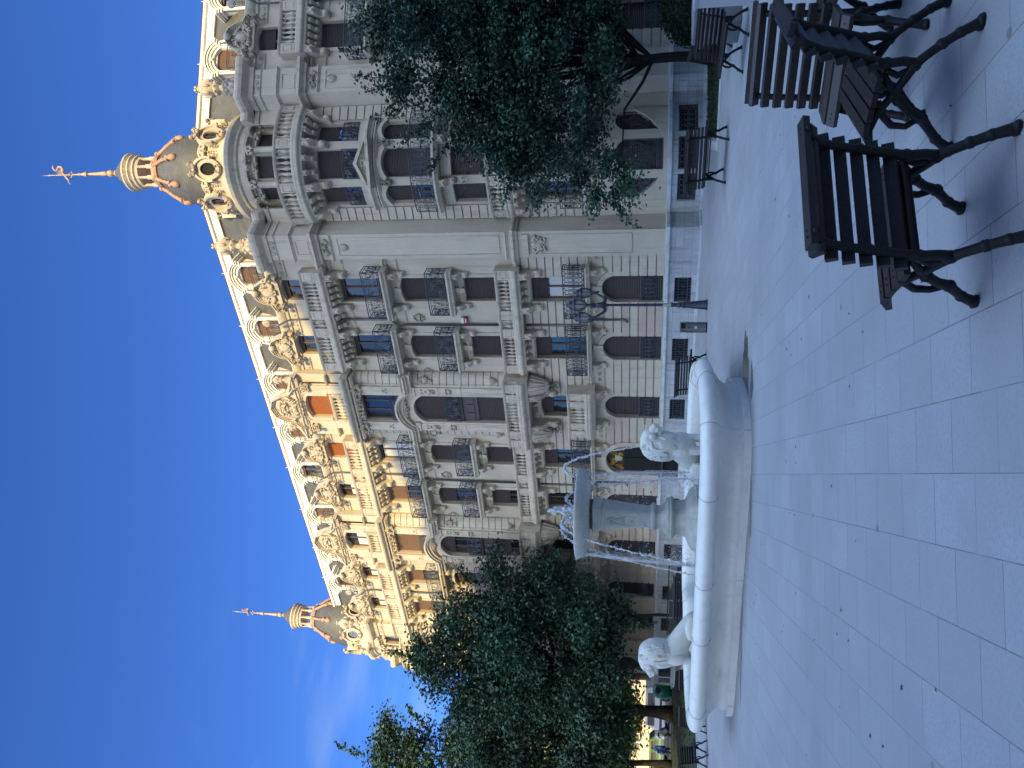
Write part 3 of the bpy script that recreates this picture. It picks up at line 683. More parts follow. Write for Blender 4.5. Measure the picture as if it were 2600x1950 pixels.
    for k in (-1, 1):
        carved(m, G, k * .86, .08, 9.95, .26, .8, 22, 31, .05); carved(m, G, k * .86, .08, 9.1, .28, .36, 20, 33, .06)
        carved(m, G, k * 1.28, -.1, 10.0, .34, .62, 22, 35, .07); ellipse(m, G, k * 1.28, -.1, 10.02, .1, .14, .07)
        carved(m, G, k * .95, .12, 12.72, .5, .5, 26, 41, .12); carved(m, G, k * .86, .08, 11.6, .24, .3, 12, 43, .05)
        carved(m, G, k * 1.0, .1, 14.85, .5, .45, 24, 45, .09)
        vasefin(o, G.P(k * 1.18, -.1, 15.4), .52, name="vase")
        m.cyl(G.P(k * 1.28, -.1, 7.2), [(.05, 0), (.1, .06), (.16, .2), (.15, .26), (.1, .28)], 10)
    carved(m, G, 0, .05, 12.82, 1.2, .35, 30, 47, .1)
    m.build("carved_ornament", 'carved', o, smooth=True)
    gable(F, B, c, .4, True)
    ir = MB(); ironpanel(ir, G, lambda u: (-w_ / 2 + u, -.06), w_, 8.72, 9.35, 'scroll', .014)
    ironpanel(ir, G, lambda u: (-.65 + u, -.02), 1.3, 11.1, 11.55, 'scroll', .013); ir.build("railing", 'iron', o)
    m = MB(); m.box(G, -w_ / 2, w_ / 2, -.2, -.1, 8.05, 8.7)
    for k in (-1, 0, 1): m.box(G, k * .4 - .16, k * .4 + .16, -.1, -.07, 8.2, 8.5)
    m.prof(G, -w_ / 2, w_ / 2, [(-.2, 8.66), (-.04, 8.66), (-.02, 8.72), (-.2, 8.74)]); m.build("spandrel_panel", 'shut', o)
    balustrade(G, o, -.62, .62, .07, 13.29, 13.94, (-.62, .62), .1)
    u = lambda k, dflt: (lambda v: v if isinstance(v, tuple) else (v,))(sw.get((c, k), dflt))
    window(G, B, 0, w_, 6.88, 8.05, 0, *u('2', 1)); window(G, B, 0, w_, 8.74, 10.58, .42, *u('3', 1)); window(G, B, 0, 1.3, 11.15, 12.7, 0, *u('4', .02)); window(G, B, 0, 1.05, 14.02, 15.06, .15, *u('a', 1))
    # first-floor stone balcony, balcony above it on shell consoles
    H = Fr(F.P(c, 0, 0), F.e1, F.e2); m = MB()
    m.prof(H, -1.05, 1.05, [(-.02, 3.52), (.55, 3.52), (.62, 3.58), (.72, 3.64), (.76, 3.7), (.76, 3.78), (-.02, 3.8)]); b1 = m.build("stone_balcony", 'trim', B)
    balustrade(H, b1, -1.0, 1.0, .6, 3.8, 4.55, (-.86, -.5, .5, .86), .26, bpz=.15)
    for k in (-1, 1):
        mm = MB(); scrollconsole(mm, H, k * .74, .24, 3.0, 3.52, .42); mm.build("bracket", 'trim', b1)
        mm = MB(); mm.box(H, k * .93 - .06, k * .93 + .06, 0, .5, 3.8, 4.54); mm.build("end_panel", 'trim', b1)
    m = MB()
    m.prof(H, -1.56, 1.56, [(-.02, 5.98), (.72, 5.98), (.78, 6.06), (.9, 6.12), (.95, 6.18), (.95, 6.27), (-.02, 6.29)]); b2 = m.build("stone_balcony", 'trim', B)
    balustrade(H, b2, -1.52, 1.52, .78, 6.29, 6.9, (-1.3, -.86, .86, 1.3), .34, bpz=.15)
    for k in (-1, 1):
        mm = MB(); mm.box(H, k * 1.44 - .07, k * 1.44 + .07, .1, .7, 6.29, 6.89); mm.build("end_panel", 'trim', b2)
        mm = MB(); P0 = H.P(k * 1.0, .5, 5.3)
        mm.cyl(H.P(k * 1.12, .34, 5.2), [(.05, 0), (.14, .06), (.26, .26), (.36, .55), (.40, .72), (.38, .78)], 14)
        for i in range(14):
            a = 2 * pi * i / 14; q = Vector((math.cos(a), math.sin(a), 0)); mm.tube([H.P(k * 1.12, .34, 5.25) + q * .14, H.P(k * 1.12, .34, 5.47) + q * .27, H.P(k * 1.12, .34, 5.9) + q * .4], .03, 5)
        scrollconsole(mm, H, k * .72, .24, 4.9, 5.98, .66); carved(mm, H, k * .98, .16, 4.95, .36, .6, 30, 51, .12)
        mm.build("shell_console", 'carved', b2, auto=60)
    m = MB(); carved(m, H, 0, .05, 5.82, .8, .24, 24, 55, .1); m.build("carved_ornament", 'carved', b2, smooth=True)
    o1 = window(H, B, 0, NB['1'][0], 4.3, 5.62, .1, *u('1', .35)); o2 = window(H, B, 0, 1.0, 1.15, 3.18, .5, *u('g', 1))
    ir = MB(); ironpanel(ir, H, lambda q: (-.48 + q, -.06), .96, 1.2, 1.88, 'bars', .012); ir.build("window_grille", 'iron', o2)
    m = MB(); archband(m, H, 0, 1.0, 3.18, .5, .17, 0, .05, .25); m.build("window_surround", 'trim', o2)
    m = MB(); archband(m, H, 0, .99, 5.63, .1, .1, -.01, .045, 1.2); m.build("window_surround", 'trim', o1)
# ---------------------------------------------------------------- wings, corner piers, towers and domes
def wrap(mb, pts, pr, sgn=1, close=False):      # moulding profile [(d,z)] carried round a polyline in plan with mitred corners
    pts = [Vector((p[0], p[1], 0)) for p in pts]; n = len(pts); k = len(pr); vs = []
    for i, p in enumerate(pts):
        ns_ = []
        for a, b in ((i - 1, i), (i, i + 1)):
            if 0 <= a and b < n: t = (pts[b] - pts[a]).normalized(); ns_.append(Vector((t.y, -t.x, 0)) * sgn)
        m = ns_[0] if len(ns_) == 1 else (ns_[0] + ns_[1]) / max(.35, 1 + ns_[0].dot(ns_[1]))
        vs += [p + m * d + Vector((0, 0, z)) for d, z in pr]
    fs = [(i * k + j, i * k + (j + 1) % k, (i + 1) * k + (j + 1) % k, (i + 1) * k + j) for i in range(n - 1) for j in range(k)]
    fs += [tuple(range(k)), tuple((n - 1) * k + j for j in range(k))]
    mb.add(vs, fs)
def mprof(z, h, d): return [(-.05, z), (d * .35, z), (d * .45, z + .25 * h), (d * .8, z + .5 * h), (d, z + .6 * h), (d, z + .9 * h), (d * .85, z + h), (-.05, z + h)]
def pier(F, a, b, inner, sgn, label):           # F frame, s from a (outer edge, on the wing) to b (corner), then plan points 'inner' towards the tower
    P0, P1, P2 = F.P(a, -.3, 0), F.P(a, .22, 0), F.P(b, .22, 0)
    line = [P0, P1, P2] + inner
    m = MB()
    for p, q in zip(line[:-1], line[1:]): m.quad(p + Vector((0, 0, 1.08)), q + Vector((0, 0, 1.08)), q + Vector((0, 0, 15)), p + Vector((0, 0, 15)))
    m.add([p + Vector((0, 0, 15)) for p in line], [tuple(range(len(line)))])
    o = m.build("corner_pier", 'stone', B)
    m = MB()
    wrap(m, line, mprof(5.96, .22, .16), sgn); wrap(m, line, mprof(12.95, .27, .26), sgn); wrap(m, line, mprof(13.95, .09, .08), sgn); wrap(m, line, mprof(13.3, .05, .04), sgn)
    wrap(m, line, [(-.05, 14.86), (.05, 14.86), (.08, 15.0), (.18, 15.06), (.3, 15.14), (.34, 15.24), (.34, 15.34), (.3, 15.4), (-.05, 15.42)], sgn)
    wrap(m, line[:4], mprof(14.58, .05, .04), sgn); wrap(m, line[:3], mprof(12.5, .08, .07), sgn); wrap(m, line[:3], mprof(6.3, .1, .08), sgn)
    c = (a + b) / 2; w_ = abs(b - a) / 2
    def frame(z0, z1, i, d):
        for e in (-1, 1): m.box(F, c + e * (w_ - i) - d / 2, c + e * (w_ - i) + d / 2, .2, .245, z0, z1)
        for z in (z0, z1): m.box(F, c - w_ + i + d / 2, c + w_ - i - d / 2, .2, .244, z - d / 2, z + d / 2)
    frame(6.6, 12.3, .13, .03); frame(13.4, 13.85, .2, .03); frame(2.2, 5.2, .12, .025)
    m.box(F, c - w_ * .8, c + w_ * .8, .2, .3, 5.6, 5.8)
    m.build("pier_mouldings", 'trim', o)
    m = MB()
    carved(m, F, c, .24, 12.72, .72, .3, 34, 61, .06); carved(m, F, c, .24, 5.3, .62, .62, 40, 63, .06); ellipse(m, F, c, .25, 5.3, .16, .22, .05); ellipse(m, F, c, .23, 12.1, .12, .15, .05)
    for j in (-1, 0, 1): ellipse(m, F, c + j * .2, .22, 14.74, .06, .07, .03)
    m.build("carved_ornament", 'carved', o, smooth=True)
    m = MB(); wrap(m, line, [(-.05, 0), (.14, 0), (.14, .98), (-.05, .98)], sgn); q = m.build("plinth", 'plinth', o)
    m = MB(); wrap(m, line, [(-.05, .975), (.17, .975), (.22, 1.0), (.22, 1.10), (-.05, 1.12)], sgn); wrap(m, line, [(0, -.05), (.3, -.05), (.3, .07), (0, .07)], sgn); m.build("plinth_cap", 'kerb', q)
    vasefin(o, F.P(c, -.02, 15.4), 1.0)
def tower(M_, n, e, sw):
    n, e = Vector(n).normalized(), Vector(e).normalized(); T = M_ - n * 1.4
    G = Cu(T, n, e, 1.85); K = Fr(M_, e, n); edge = 1.6
    ops = []
    for k, z0, z1 in (('g', 1.25, 2.75), ('1', 3.8, 5.65), ('2', 6.45, 8.04), ('3', 8.62, 10.36), ('4', 11.18, 12.62)):
        for s_, w_ in ((-1.12, .72), (0, .96), (1.12, .72)): ops.append((s_ - w_ / 2, s_ + w_ / 2, z0, z1, k))
    m = MB(); wall(m, G, -edge, edge, .98, 13.1, [o[:4] for o in ops], 0, .24)
    for o in ops:
        if o[4] in '3g': archfill(m, G, (o[0] + o[1]) / 2, o[1] - o[0], o[3], .16 if o[4] == '3' else .3, -.24, 0)
    q = MB(); wall(q, G, -edge, edge, 0, .98, [(s_ - .46, s_ + .46, .22, .8) for s_ in (-1.05, 0, 1.05)], .16, .2)
    for k in (-1, 1):
        a, b = K.P(k * 1.87, -.4, 0), K.P(k * 1.40, -.2, 0)
        m.quad(a, b, b + Vector((0, 0, 15)), a + Vector((0, 0, 15)))
    W = m.build("tower", 'stone', B)
    iq = MB(); iq.prof(G, -edge, edge, [(-.72, 0), (-.7, 0), (-.7, 13.0), (-.72, 13.0)]); iq.prof(Cu(T, n, e, 1.5), -2.2, 2.2, [(-.52, 13), (-.5, 13), (-.5, 15.5), (-.52, 15.5)]); iq.build("interior", 'dark', W)
    iq = MB(); k_ = 18                            # stone apron whose curved top crosses the ground-floor openings
    for i in range(k_):
        s0_, s1_ = lerp(-1.58, 1.58, i / k_), lerp(-1.58, 1.58, (i + 1) / k_); z0_, z1_ = [1.18 + .95 * (abs(x) / 1.5) ** 2.2 for x in (s0_, s1_)]
        iq.add([G.P(a_, d_, z_) for a_, d_, z_ in ((s0_, .03, 1.08), (s1_, .03, 1.08), (s1_, .03, z1_), (s0_, .03, z0_), (s0_, -.22, z0_), (s1_, -.22, z1_))], [(0, 1, 2, 3), (3, 2, 5, 4)])
    iq.build("curved_apron", 'stone', W)
    PL = q.build("plinth", 'plinth', W)
    q = MB(); q.prof(G, -edge, edge, [(-.02, .97), (.18, .97), (.24, 1.0), (.24, 1.10), (-.02, 1.12)]); q.prof(G, -edge, edge, [(0, -.05), (.32, -.05), (.32, .07), (0, .07)]); q.build("plinth_cap", 'kerb', PL)
    q = MB()
    for s_ in (-1.05, 0, 1.05): ironpanel(q, G, lambda u: (s_ - .44 + u, .1), .88, .24, .78, 'bars', .012); q.mi = 1; q.box(G, s_ - .46, s_ + .46, -.06, -.04, .22, .8); q.mi = 0
    q.build("cellar_grille", ['iron', 'dark'], PL)
    m = MB()
    for k in (-1, 1):
        a, b = K.P(k * 1.87, -.4, 0), K.P(k * 1.40, -.2, 0); t = (b - a).normalized(); nn = Vector((t.y, -t.x, 0))
        if nn.dot(n) < 0: nn = -nn
        courses(m, Fr(a, t, nn), .02, (b - a).length - .02, 3.8, 12.8, .29, [])
    m.build("rusticated_courses", 'stone', W)
    m = MB()
    for z, h, d in ((3.56, .16, .1), (5.96, .2, .16), (10.5, .12, .1), (10.66, .24, .2), (8.3, .08, .06)): m.prof(G, -edge, edge, mprof(z, h, d))
    for s_, w_ in ((-1.12, .72), (0, .96), (1.12, .72)): archband(m, G, s_, w_ + .01, 10.37, .16, .13, -.01, .06)
    for k in (-1, 1): m.poly(K, [(0, 11.26), (k * .78, 10.88), (k * .78, 10.78), (0, 11.14)], .42, .72); m.poly(K, [(0, 11.16), (k * .72, 10.82), (0, 10.82)], .42, .62)
    m.box(K, -.8, .8, .4, .74, 10.70, 10.80)
    m.build("tower_mouldings", 'trim', W)
    m = MB(); carved(m, K, 0, .62, 10.94, .9, .2, 24, 71, .05)
    for s_ in (-.62, .62): carved(m, G, s_, .05, 10.3, .26, .5, 22, 73, .1); carved(m, G, s_, .05, 7.7, .24, .5, 16, 75, .06)
    m.build("carved_ornament", 'carved', W, smooth=True)
    for (a, b, z0, z1, k) in ops:
        v = sw.get((round((a + b) / 2, 1), k), 1); v = v if isinstance(v, tuple) else (v,)
        o = window(G, B, (a + b) / 2, b - a, z0, z1, 0, *v)
        if k in 'g4':
            ir = MB(); ironpanel(ir, G, lambda u: (a + .01 + u, .02 if k == '4' else -.05), b - a - .02, z0, z0 + .55 if k == '4' else z1 - .1, 'scroll', .012); ir.build("railing" if k == '4' else "window_grille", 'iron', o)
    for z0, z1, zr, st in ((3.56, 3.75, 4.5, 'bars'), (8.40, 8.57, 9.32, 'bars')):
        m = MB(); m.prof(G, -1.56, 1.56, [(-.02, z0), (.3, z0), (.36, z0 + .06), (.42, z0 + .1), (.42, z1), (-.02, z1)]); o = m.build("balcony", 'trim', B)
        ir = MB(); ironpanel(ir, G, lambda u: (-1.5 + u, .37), 3.0, z1, zr, st); ir.build("railing", 'iron', o)
        for s_ in (-.62, .62): mm = MB(); scrollconsole(mm, G, s_, .2, z0 - .5, z0, .3); mm.build("bracket", 'trim', o)
    for z0, zr, dep in ((5.98, 6.84, .42), (12.96, 13.94, .55)):
        L = 1.85 * 1.02; m = MB()
        m.prof(G, -L, L, [(-.05, z0), (dep * .78, z0), (dep * .84, z0 + .06), (dep * .95, z0 + .1), (dep, z0 + .14), (dep, z0 + .24), (-.05, z0 + .28)]); o = m.build("stone_balcony", 'trim', B)
        balustrade(G, o, -L, L, dep - .14, z0 + .27, zr, (-1.7, -.58, .58, 1.7), .26, bpz=.14)
        for s_, w_, zb in [(k * .62, .2, 12.2) for k in (-1, 1)] + [(k * 1.58, .2, 12.2) for k in (-1, 1)] + [(q, .15, 12.62) for q in (-.2, .2, -1.0, 1.0, -1.28, 1.28)]:
            if z0 < 7: zb -= 6.98
            mm = MB(); scrollconsole(mm, G, s_, w_, zb, z0, .42); mm.build("bracket", 'trim', o)
    # round drum above the belt: columns, windows, entablature
    D = Cu(T, n, e, 1.5); ops = [(-1.42, -.72), (-.4, .4), (.72, 1.42)]
    m = MB(); wall(m, D, -2.2, 2.2, 13.0, 15.4, [(a, b, 13.4, 15.0) for a, b in ops], 0, .2)
    for ph in (-1.12, -.36, .36, 1.12):
        c = T + (n * math.cos(ph) + e * math.sin(ph)) * 1.60
        m.cyl(c, [(.14, 13.25), (.14, 13.9), (.105, 13.95), (.10, 14.9), (.12, 14.93), (.10, 14.96)], 12)
    m.build("drum", 'trim', W, auto=40)
    m = MB()
    for ph in (-1.12, -.36, .36, 1.12):
        c = T + (n * math.cos(ph) + e * math.sin(ph)) * 1.60
        for j in range(10): a = 2 * pi * j / 10; q = Vector((math.cos(a), math.sin(a), 0)) * .12; m.ball(c + q + Vector((0, 0, 15.04 + .07 * (j % 2))), (.05, .05, .09), 5, 4)
        m.cyl(c, [(.16, 15.16), (.18, 15.2), (.18, 15.25)], 4)
    for ph in (-.74, 0, .74): scrollconsole(m, D, ph * 1.5, .17, 14.95, 15.3, .2); carved(m, D, ph * 1.5, .04, 14.98, .34, .24, 16, 81, .06)
    for ph in (-.2, .2, -.55, .55): carved(m, D, ph * 1.5, .05, 15.2, .24, .14, 14, 83, .06)
    m.build("carved_ornament", 'carved', W, smooth=True)
    for (a, b), v in zip(ops, sw.get('drum', (.35, .4, .5))): window(D, B, (a + b) / 2, b - a, 13.4, 15.0, 0, v)
    m = MB(); m.cyl(T, [(1.45, 15.28), (1.66, 15.28), (1.68, 15.36), (1.64, 15.38), (1.64, 15.56), (1.70, 15.6), (1.72, 15.68), (1.80, 15.76), (1.86, 15.82), (1.88, 15.94), (1.84, 16.0), (1.55, 16.08)], 64)
    m.build("drum_cornice", 'trim', W, auto=30)
    m = MB()
    for j in range(84):
        a = 2 * pi * j / 84; m.ball(T + Vector((math.cos(a) * 1.71, math.sin(a) * 1.71, 15.63)), .024, 5, 4)
    m.build("bead_moulding", 'trim', W, smooth=True)
    dome(T, n, e)
def dome(T, n, e):
    m = MB(); m.cyl(T, [(1.6, 16.0), (1.6, 16.14), (1.55, 16.2), (1.52, 16.5), (1.49, 16.95), (1.44, 17.12), (1.3, 17.15)], 64); o = m.build("dome", 'trim', B, auto=40)
    m = MB(); m.cyl(T, [(1.45, 16.95), (1.42, 17.3), (1.36, 17.7), (1.26, 18.1), (1.13, 18.45), (.98, 18.78), (.82, 19.05), (.68, 19.24), (.6, 19.34), (.3, 19.36)], 64); m.build("slate_shell", 'slate', o, smooth=True)
    for j in range(8):
        ph = j * pi / 4; dr = n * math.cos(ph) + e * math.sin(ph); ed = e * math.cos(ph) - n * math.sin(ph)
        F = Fr(T + dr * 1.47, ed, dr); m = MB()
        el = lambda ra, rb, N=20: [(ra * math.sin(t), 16.72 + rb * math.cos(t)) for t in [2 * pi * i / N for i in range(N)]]
        a, b, c = el(.215, .30), el(.36, .47), el(.44, .56)
        for i in range(20):
            i2 = (i + 1) % 20
            m.poly(F, [a[i], b[i], b[i2], a[i2]], -.2, .16)
            if b[i][1] > 16.5 and b[i2][1] > 16.5: m.poly(F, [b[i], c[i], c[i2], b[i2]], -.45, .24)
        for k in (-1, 1):
            m.box(F, k * .5 - .09, k * .5 + .09, -.2, .06, 16.86, 17.0); m.box(F, k * .47 - .05, k * .47 + .05, -.2, .1, 17.0, 17.06)
        m.build("oculus", 'trim', o)
        m = MB(); carved(m, F, 0, .2, 17.28, .5, .34, 32, 91, .09); carved(m, F, 0, .14, 16.36, .32, .24, 18, 93, .08)
        for k in (-1, 1): carved(m, F, k * .46, .06, 16.62, .16, .5, 14, 95, .06)
        for k in (-1, 1):
            m.tube([F.P(x, .17, z) for x, z in spiral((k * .13, 17.3), .11, 1.5, -pi / 2, k, 12)], .028, 5)
        F2 = Fr(T + (n * math.cos(ph + pi / 8) + e * math.sin(ph + pi / 8)) * 1.46, ed * math.cos(pi / 8) - dr * math.sin(pi / 8), n * math.cos(ph + pi / 8) + e * math.sin(ph + pi / 8))
        for i in range(5): m.ball(F2.P(0, .06, 16.85 - .1 * i), .05 - .004 * i, 6, 4)
        m.box(F2, -.12, .12, -.1, .13, 16.96, 17.12); m.tube([F2.P(x, .1, z) for x, z in spiral((0, 16.92), .13, .5, 0, -1, 8)], .03, 5)
        m.build("carved_ornament", 'carved', o, smooth=True)
        m = MB(); m.add([F.P(x, .075, z) for x, z in el(.22, .31)], [tuple(range(20))]); g = m.build("oculus_window", 'glass' if j % 2 else 'dark', o)
        m = MB(); m.box(F, -.2, .2, .076, .1, 16.44, 16.48)
        if j % 2:
            m.box(F, -.012, .012, .076, .09, 16.48, 17.0); m.box(F, -.2, .2, .076, .09, 16.75, 16.77)
        m.build("window_frame", 'wood', g)
        # copper rib ending in a scroll mask
        ph2 = ph + pi / 8; d2 = n * math.cos(ph2) + e * math.sin(ph2); s2 = e * math.cos(ph2) - n * math.sin(ph2)
        def rad(z):
            P_ = [(16.95, 1.45), (17.3, 1.42), (17.7, 1.36), (18.1, 1.26), (18.45, 1.13), (18.78, .98), (19.05, .82), (19.24, .68), (19.5, .55)]
            for (za, ra), (zb, rb) in zip(P_, P_[1:]):
                if z <= zb: return lerp(ra, rb, (z - za) / (zb - za))
            return .55
        m = MB(); zz = [19.42, 19.28, 19.15, 19.0, 18.85, 18.7, 18.55, 18.42]
        m.tube([T + d2 * (rad(z) + .06) + Vector((0, 0, z)) for z in zz], [.08, .075, .07, .065, .065, .07, .08, .07], 8)
        for k in (-1, 1): m.ball(T + d2 * (rad(18.55) + .09) + s2 * k * .06 + Vector((0, 0, 18.58)), .07, 7, 5)
        m.blob(T + d2 * (rad(18.3) + .05) + Vector((0, 0, 18.32)), s2 * .13, d2 * .09, Vector((0, 0, .17)), 9, 7)
        m.blob(T + d2 * (rad(18.42) + .11) + Vector((0, 0, 18.42)), s2 * .07, d2 * .07, Vector((0, 0, .09)), 7, 5)
        for i in range(8): z = lerp(19.3, 18.7, i / 7); m.ball(T + d2 * (rad(z) + .12) + Vector((0, 0, z)), .035, 5, 4)
        m.build("copper_rib", 'copper', o, smooth=True)
    m = MB(); m.cyl(T, [(.5, 19.3), (.66, 19.34), (.68, 19.44), (.62, 19.5), (.58, 19.6), (.3, 19.6)], 32)
    for j in range(8): a = (j + .5) * pi / 4; dr = n * math.cos(a) + e * math.sin(a); m.ball(T + dr * .66 + Vector((0, 0, 19.46)), .1, 7, 5)
    m.build("lantern_base", 'copper', o, auto=40)
    m = MB()
    for j in range(8):
        a = j * pi / 4 + pi / 8; c = T + (n * math.cos(a) + e * math.sin(a)) * .5
        m.cyl(c, [(.085, 19.55), (.085, 19.82), (.055, 19.84), (.05, 20.15), (.075, 20.2), (.075, 20.26)], 8)
    m.cyl(T, [(.3, 20.18), (.54, 20.18), (.56, 20.28), (.62, 20.32), (.62, 20.38), (.56, 20.4), (.60, 20.46), (.66, 20.5), (.66, 20.55), (.6, 20.57), (.66, 20.64), (.70, 20.68), (.70, 20.74), (.4, 20.8)], 40)
    m.build("lantern", 'trim', o, auto=40)
    m = MB(); m.cyl(T, [(.63, 20.74), (.60, 20.82), (.46, 21.02), (.3, 21.2), (.16, 21.34), (.1, 21.42)], 32); m.build("lantern_cap", 'slate', o, smooth=True)
    m = MB(); m.cyl(T, [(.12, 21.40), (.1, 21.46), (.05, 21.5), (.10, 21.54), (.14, 21.64), (.10, 21.75), (.05, 21.78), (.085, 21.82), (.09, 21.9), (.045, 22.55), (.045, 22.6), (.1, 22.64), (.1, 22.67), (.07, 22.7), (.08, 22.78), (.05, 22.86), (.03, 22.9), (.055, 22.98), (.03, 23.06), (.025, 23.2), (.06, 23.28), (.02, 23.36), (.02, 24.2), (.035, 24.26), (.015, 24.3), (.003, 24.55)], 10)
    side = Vector((.99, -.1, 0)) if n.y < -.8 else Vector((.25, .95, 0))
    q = lambda a, z: T + side * a + Vector((0, 0, z))
    m.tube([q(0, 23.62), q(.08, 23.68), q(.2, 23.66), q(.3, 23.74), q(.3, 23.86), q(.2, 23.92), q(.16, 23.98), q(.22, 24.06), q(.3, 24.1), q(.38, 24.08)], [.03, .05, .055, .05, .045, .035, .03, .03, .035, .01], 7)
    m.tube([q(0, 23.62), q(-.1, 23.54), q(-.2, 23.46), q(-.3, 23.44), q(-.36, 23.38)], [.035, .04, .03, .02, .008], 6)
    for i in range(5): m.tube([q(.05 + .04 * i, 23.68), q(.02 + .04 * i, 23.95)], [.016, .006], 4)
    for k in range(4): a = k * pi / 2; m.tube([T + Vector((0, 0, 23.28)), T + Vector((math.cos(a) * .12, math.sin(a) * .12, 23.32))], [.02, .03], 5)
    m.build("spire", 'gilt', o, auto=50)
# left wing
CL = [1.31, 3.69, 8.94, 11.29, 16.6, 18.8]; BL = [6.32, 13.95]
swl = {(1.31, '1'): (.3, 'shut', -.19, .95), (3.69, '1'): (.3,), (8.94, '1'): (.28,), (11.29, '1'): (.06,), (6.32, '1'): (.34,), (13.95, '1'): (.2,), (16.6, '1'): .3, (18.8, '1'): .3,
       (11.29, '2'): (.48,), (11.29, '3'): (.42,), (16.6, '2'): (.5,), (16.6, '3'): (.42,), (18.8, '3'): (.4,),
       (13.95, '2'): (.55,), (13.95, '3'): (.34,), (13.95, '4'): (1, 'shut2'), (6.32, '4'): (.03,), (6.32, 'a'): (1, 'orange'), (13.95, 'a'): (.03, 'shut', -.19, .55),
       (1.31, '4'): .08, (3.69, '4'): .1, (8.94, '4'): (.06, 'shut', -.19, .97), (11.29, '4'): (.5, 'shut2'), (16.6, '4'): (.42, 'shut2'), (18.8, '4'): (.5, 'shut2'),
       (1.31, 'a'): .14, (3.69, 'a'): .12, (8.94, 'a'): (1, 'orange'), (11.29, 'a'): (.06, 'shut', -.19, .7), (16.6, 'a'): (.05, 'shut', -.19, .8), (18.8, 'a'): (.05, 'shut', -.19, .8)}
facade(FL_, CL, BL, 0, 20.1, swl, "left", (2.5, 10.12, 17.7), ((.36, 4.6, (.56, 2.12, 2.86, 4.4)), (8.04, 12.24, (8.24, 9.76, 10.48, 12.04)), (15.66, 19.72, (15.86, 17.36, 18.0, 19.52))), door=8.94)
roof(FL_, B, -3.2, 22.5)
for c, s_ in zip([1.31, 3.69, 6.32, 8.94, 11.29, 13.95, 16.6, 18.8], (.45, .98, .9, .8, .1, .9, .12, .1)): dormer(FL_, B, c, s_)
CR = [1.2, 3.6, 8.8]
facade(FR_, CR, [6.2], 0, 10.2, {(1.2, 'a'): .4, (1.2, '4'): 1}, "right", (2.4,), ((.36, 4.5, (.56, 2.05, 2.78, 4.3)), (7.8, 10.1, (7.95, 9.9))))
roof(FR_, B, -3.2, 10.2)
for c, s_ in zip([1.2, 3.6, 6.2], (.95, .1, .9)): dormer(FR_, B, c, s_)
# right-hand corner tower
ML, eT = Vector((7.33, 24.65, 0)), Vector((.965, -.263, 0)); nT = Vector((-.263, -.965, 0))
KT = Fr(ML, eT, nT)
pier(FL_, 0, -.93, [KT.P(-1.87, -.4, 0), KT.P(-1.40, -.2, 0)], 1, "l")
pier(FR_, 0, -.90, [KT.P(1.87, -.4, 0), KT.P(1.40, -.2, 0)], -1, "r")
swt = {(-1.1, '4'): (.55,), (1.1, '4'): (.5,), (0, '4'): 1, (0.0, '4'): 1, (-1.1, '3'): (.62,), (1.1, '3'): 1, (-1.1, '1'): .3, (0.0, '1'): .3, (1.1, '1'): .3, 'drum': (.35, .4, .5)}
tower(ML, nT, eT, swt)
# left-hand corner tower and the start of the third wing behind it
cl = FL_.P(21.03, .22, 0); ch = Vector((math.sin(R_(324.75)), math.cos(R_(324.75)), 0)); n2 = Vector((math.sin(R_(234.75)), math.cos(R_(234.75)), 0))
M2 = cl + ch * 2.32; K2 = Fr(M2, -ch, n2)
e3 = Vector((math.sin(R_(344.5)), math.cos(R_(344.5)), 0)); n3 = Vector((math.sin(R_(254.5)), math.cos(R_(254.5)), 0))
F3 = Fr(M2 + ch * 2.32 + e3 * .9 - n3 * .22, e3, n3)
pier(FL_, 20.1, 21.03, [K2.P(1.87, -.4, 0), K2.P(1.40, -.2, 0)], -1, "l2")
pier(F3, 0, -.90, [K2.P(-1.87, -.4, 0), K2.P(-1.40, -.2, 0)], 1, "l3")
tower(M2, n2, -ch, {'drum': (.1, .1, .1), **{(a, k): .4 for a in (-1.1, 0.0, 1.1) for k in '1234'}})
facade(F3, [1.31, 3.69], [], 0, 5.2, {}, "third", (), ((.36, 4.6, (.56, 2.12, 2.86, 4.4)),))
roof(F3, B, -3.2, 5.2)
for c in (1.31, 3.69): dormer(F3, B, c, .9)
# entrance door in the third column of the left wing
m = MB(); c = 8.94
for k in (-1, 1):
    m.box(FL_, c + k * .36 - .34, c + k * .36 + .34, -.2, -.12, .35, 2.45)
    for z0, z1 in ((.5, 1.1), (1.2, 1.7)): m.box(FL_, c + k * .36 - .22, c + k * .36 + .22, -.12, -.09, z0, z1)
DO = m.build("entrance_door", 'dark', B)
m = MB(); m.add([FL_.P(a, -.16, z) for a, z in archline(c, 1.44, 3.18, .72, 16)] + [FL_.P(c - .72, -.16, 2.46), FL_.P(c + .72, -.16, 2.46)], [tuple(range(19))]); m.build("fanlight", 'brown', DO)
m = MB()
for k in (-1, 1):
    for (x, z, r) in ((.2, 2.85, .14), (.45, 2.7, .13), (.34, 2.95, .1), (.12, 2.6, .1), (.55, 2.55, .08)):
        m.tube([FL_.P(c + k * a, -.12, b) for a, b in spiral((x, z), r, 1.5, x * 9, k, 14)], .022, 5)
m.build("fanlight_scrollwork", 'gold', DO)
m = MB(); m.box(FL_, c - .13, c + .13, -.12, -.05, 2.62, 2.82); m.poly(FL_, [(c - .1, 2.62), (c + .1, 2.62), (c, 2.52)], -.12, -.05); m.build("fanlight_lantern", 'yellow', DO)
m = MB()
for i in range(3): m.box(FL_, c - .85, c + .85, .1, .32 + .26 * (2 - i), 0 if i == 0 else .117 * i, .117 * (i + 1) - .002)
m.build("door_steps", 'kerb', DO)
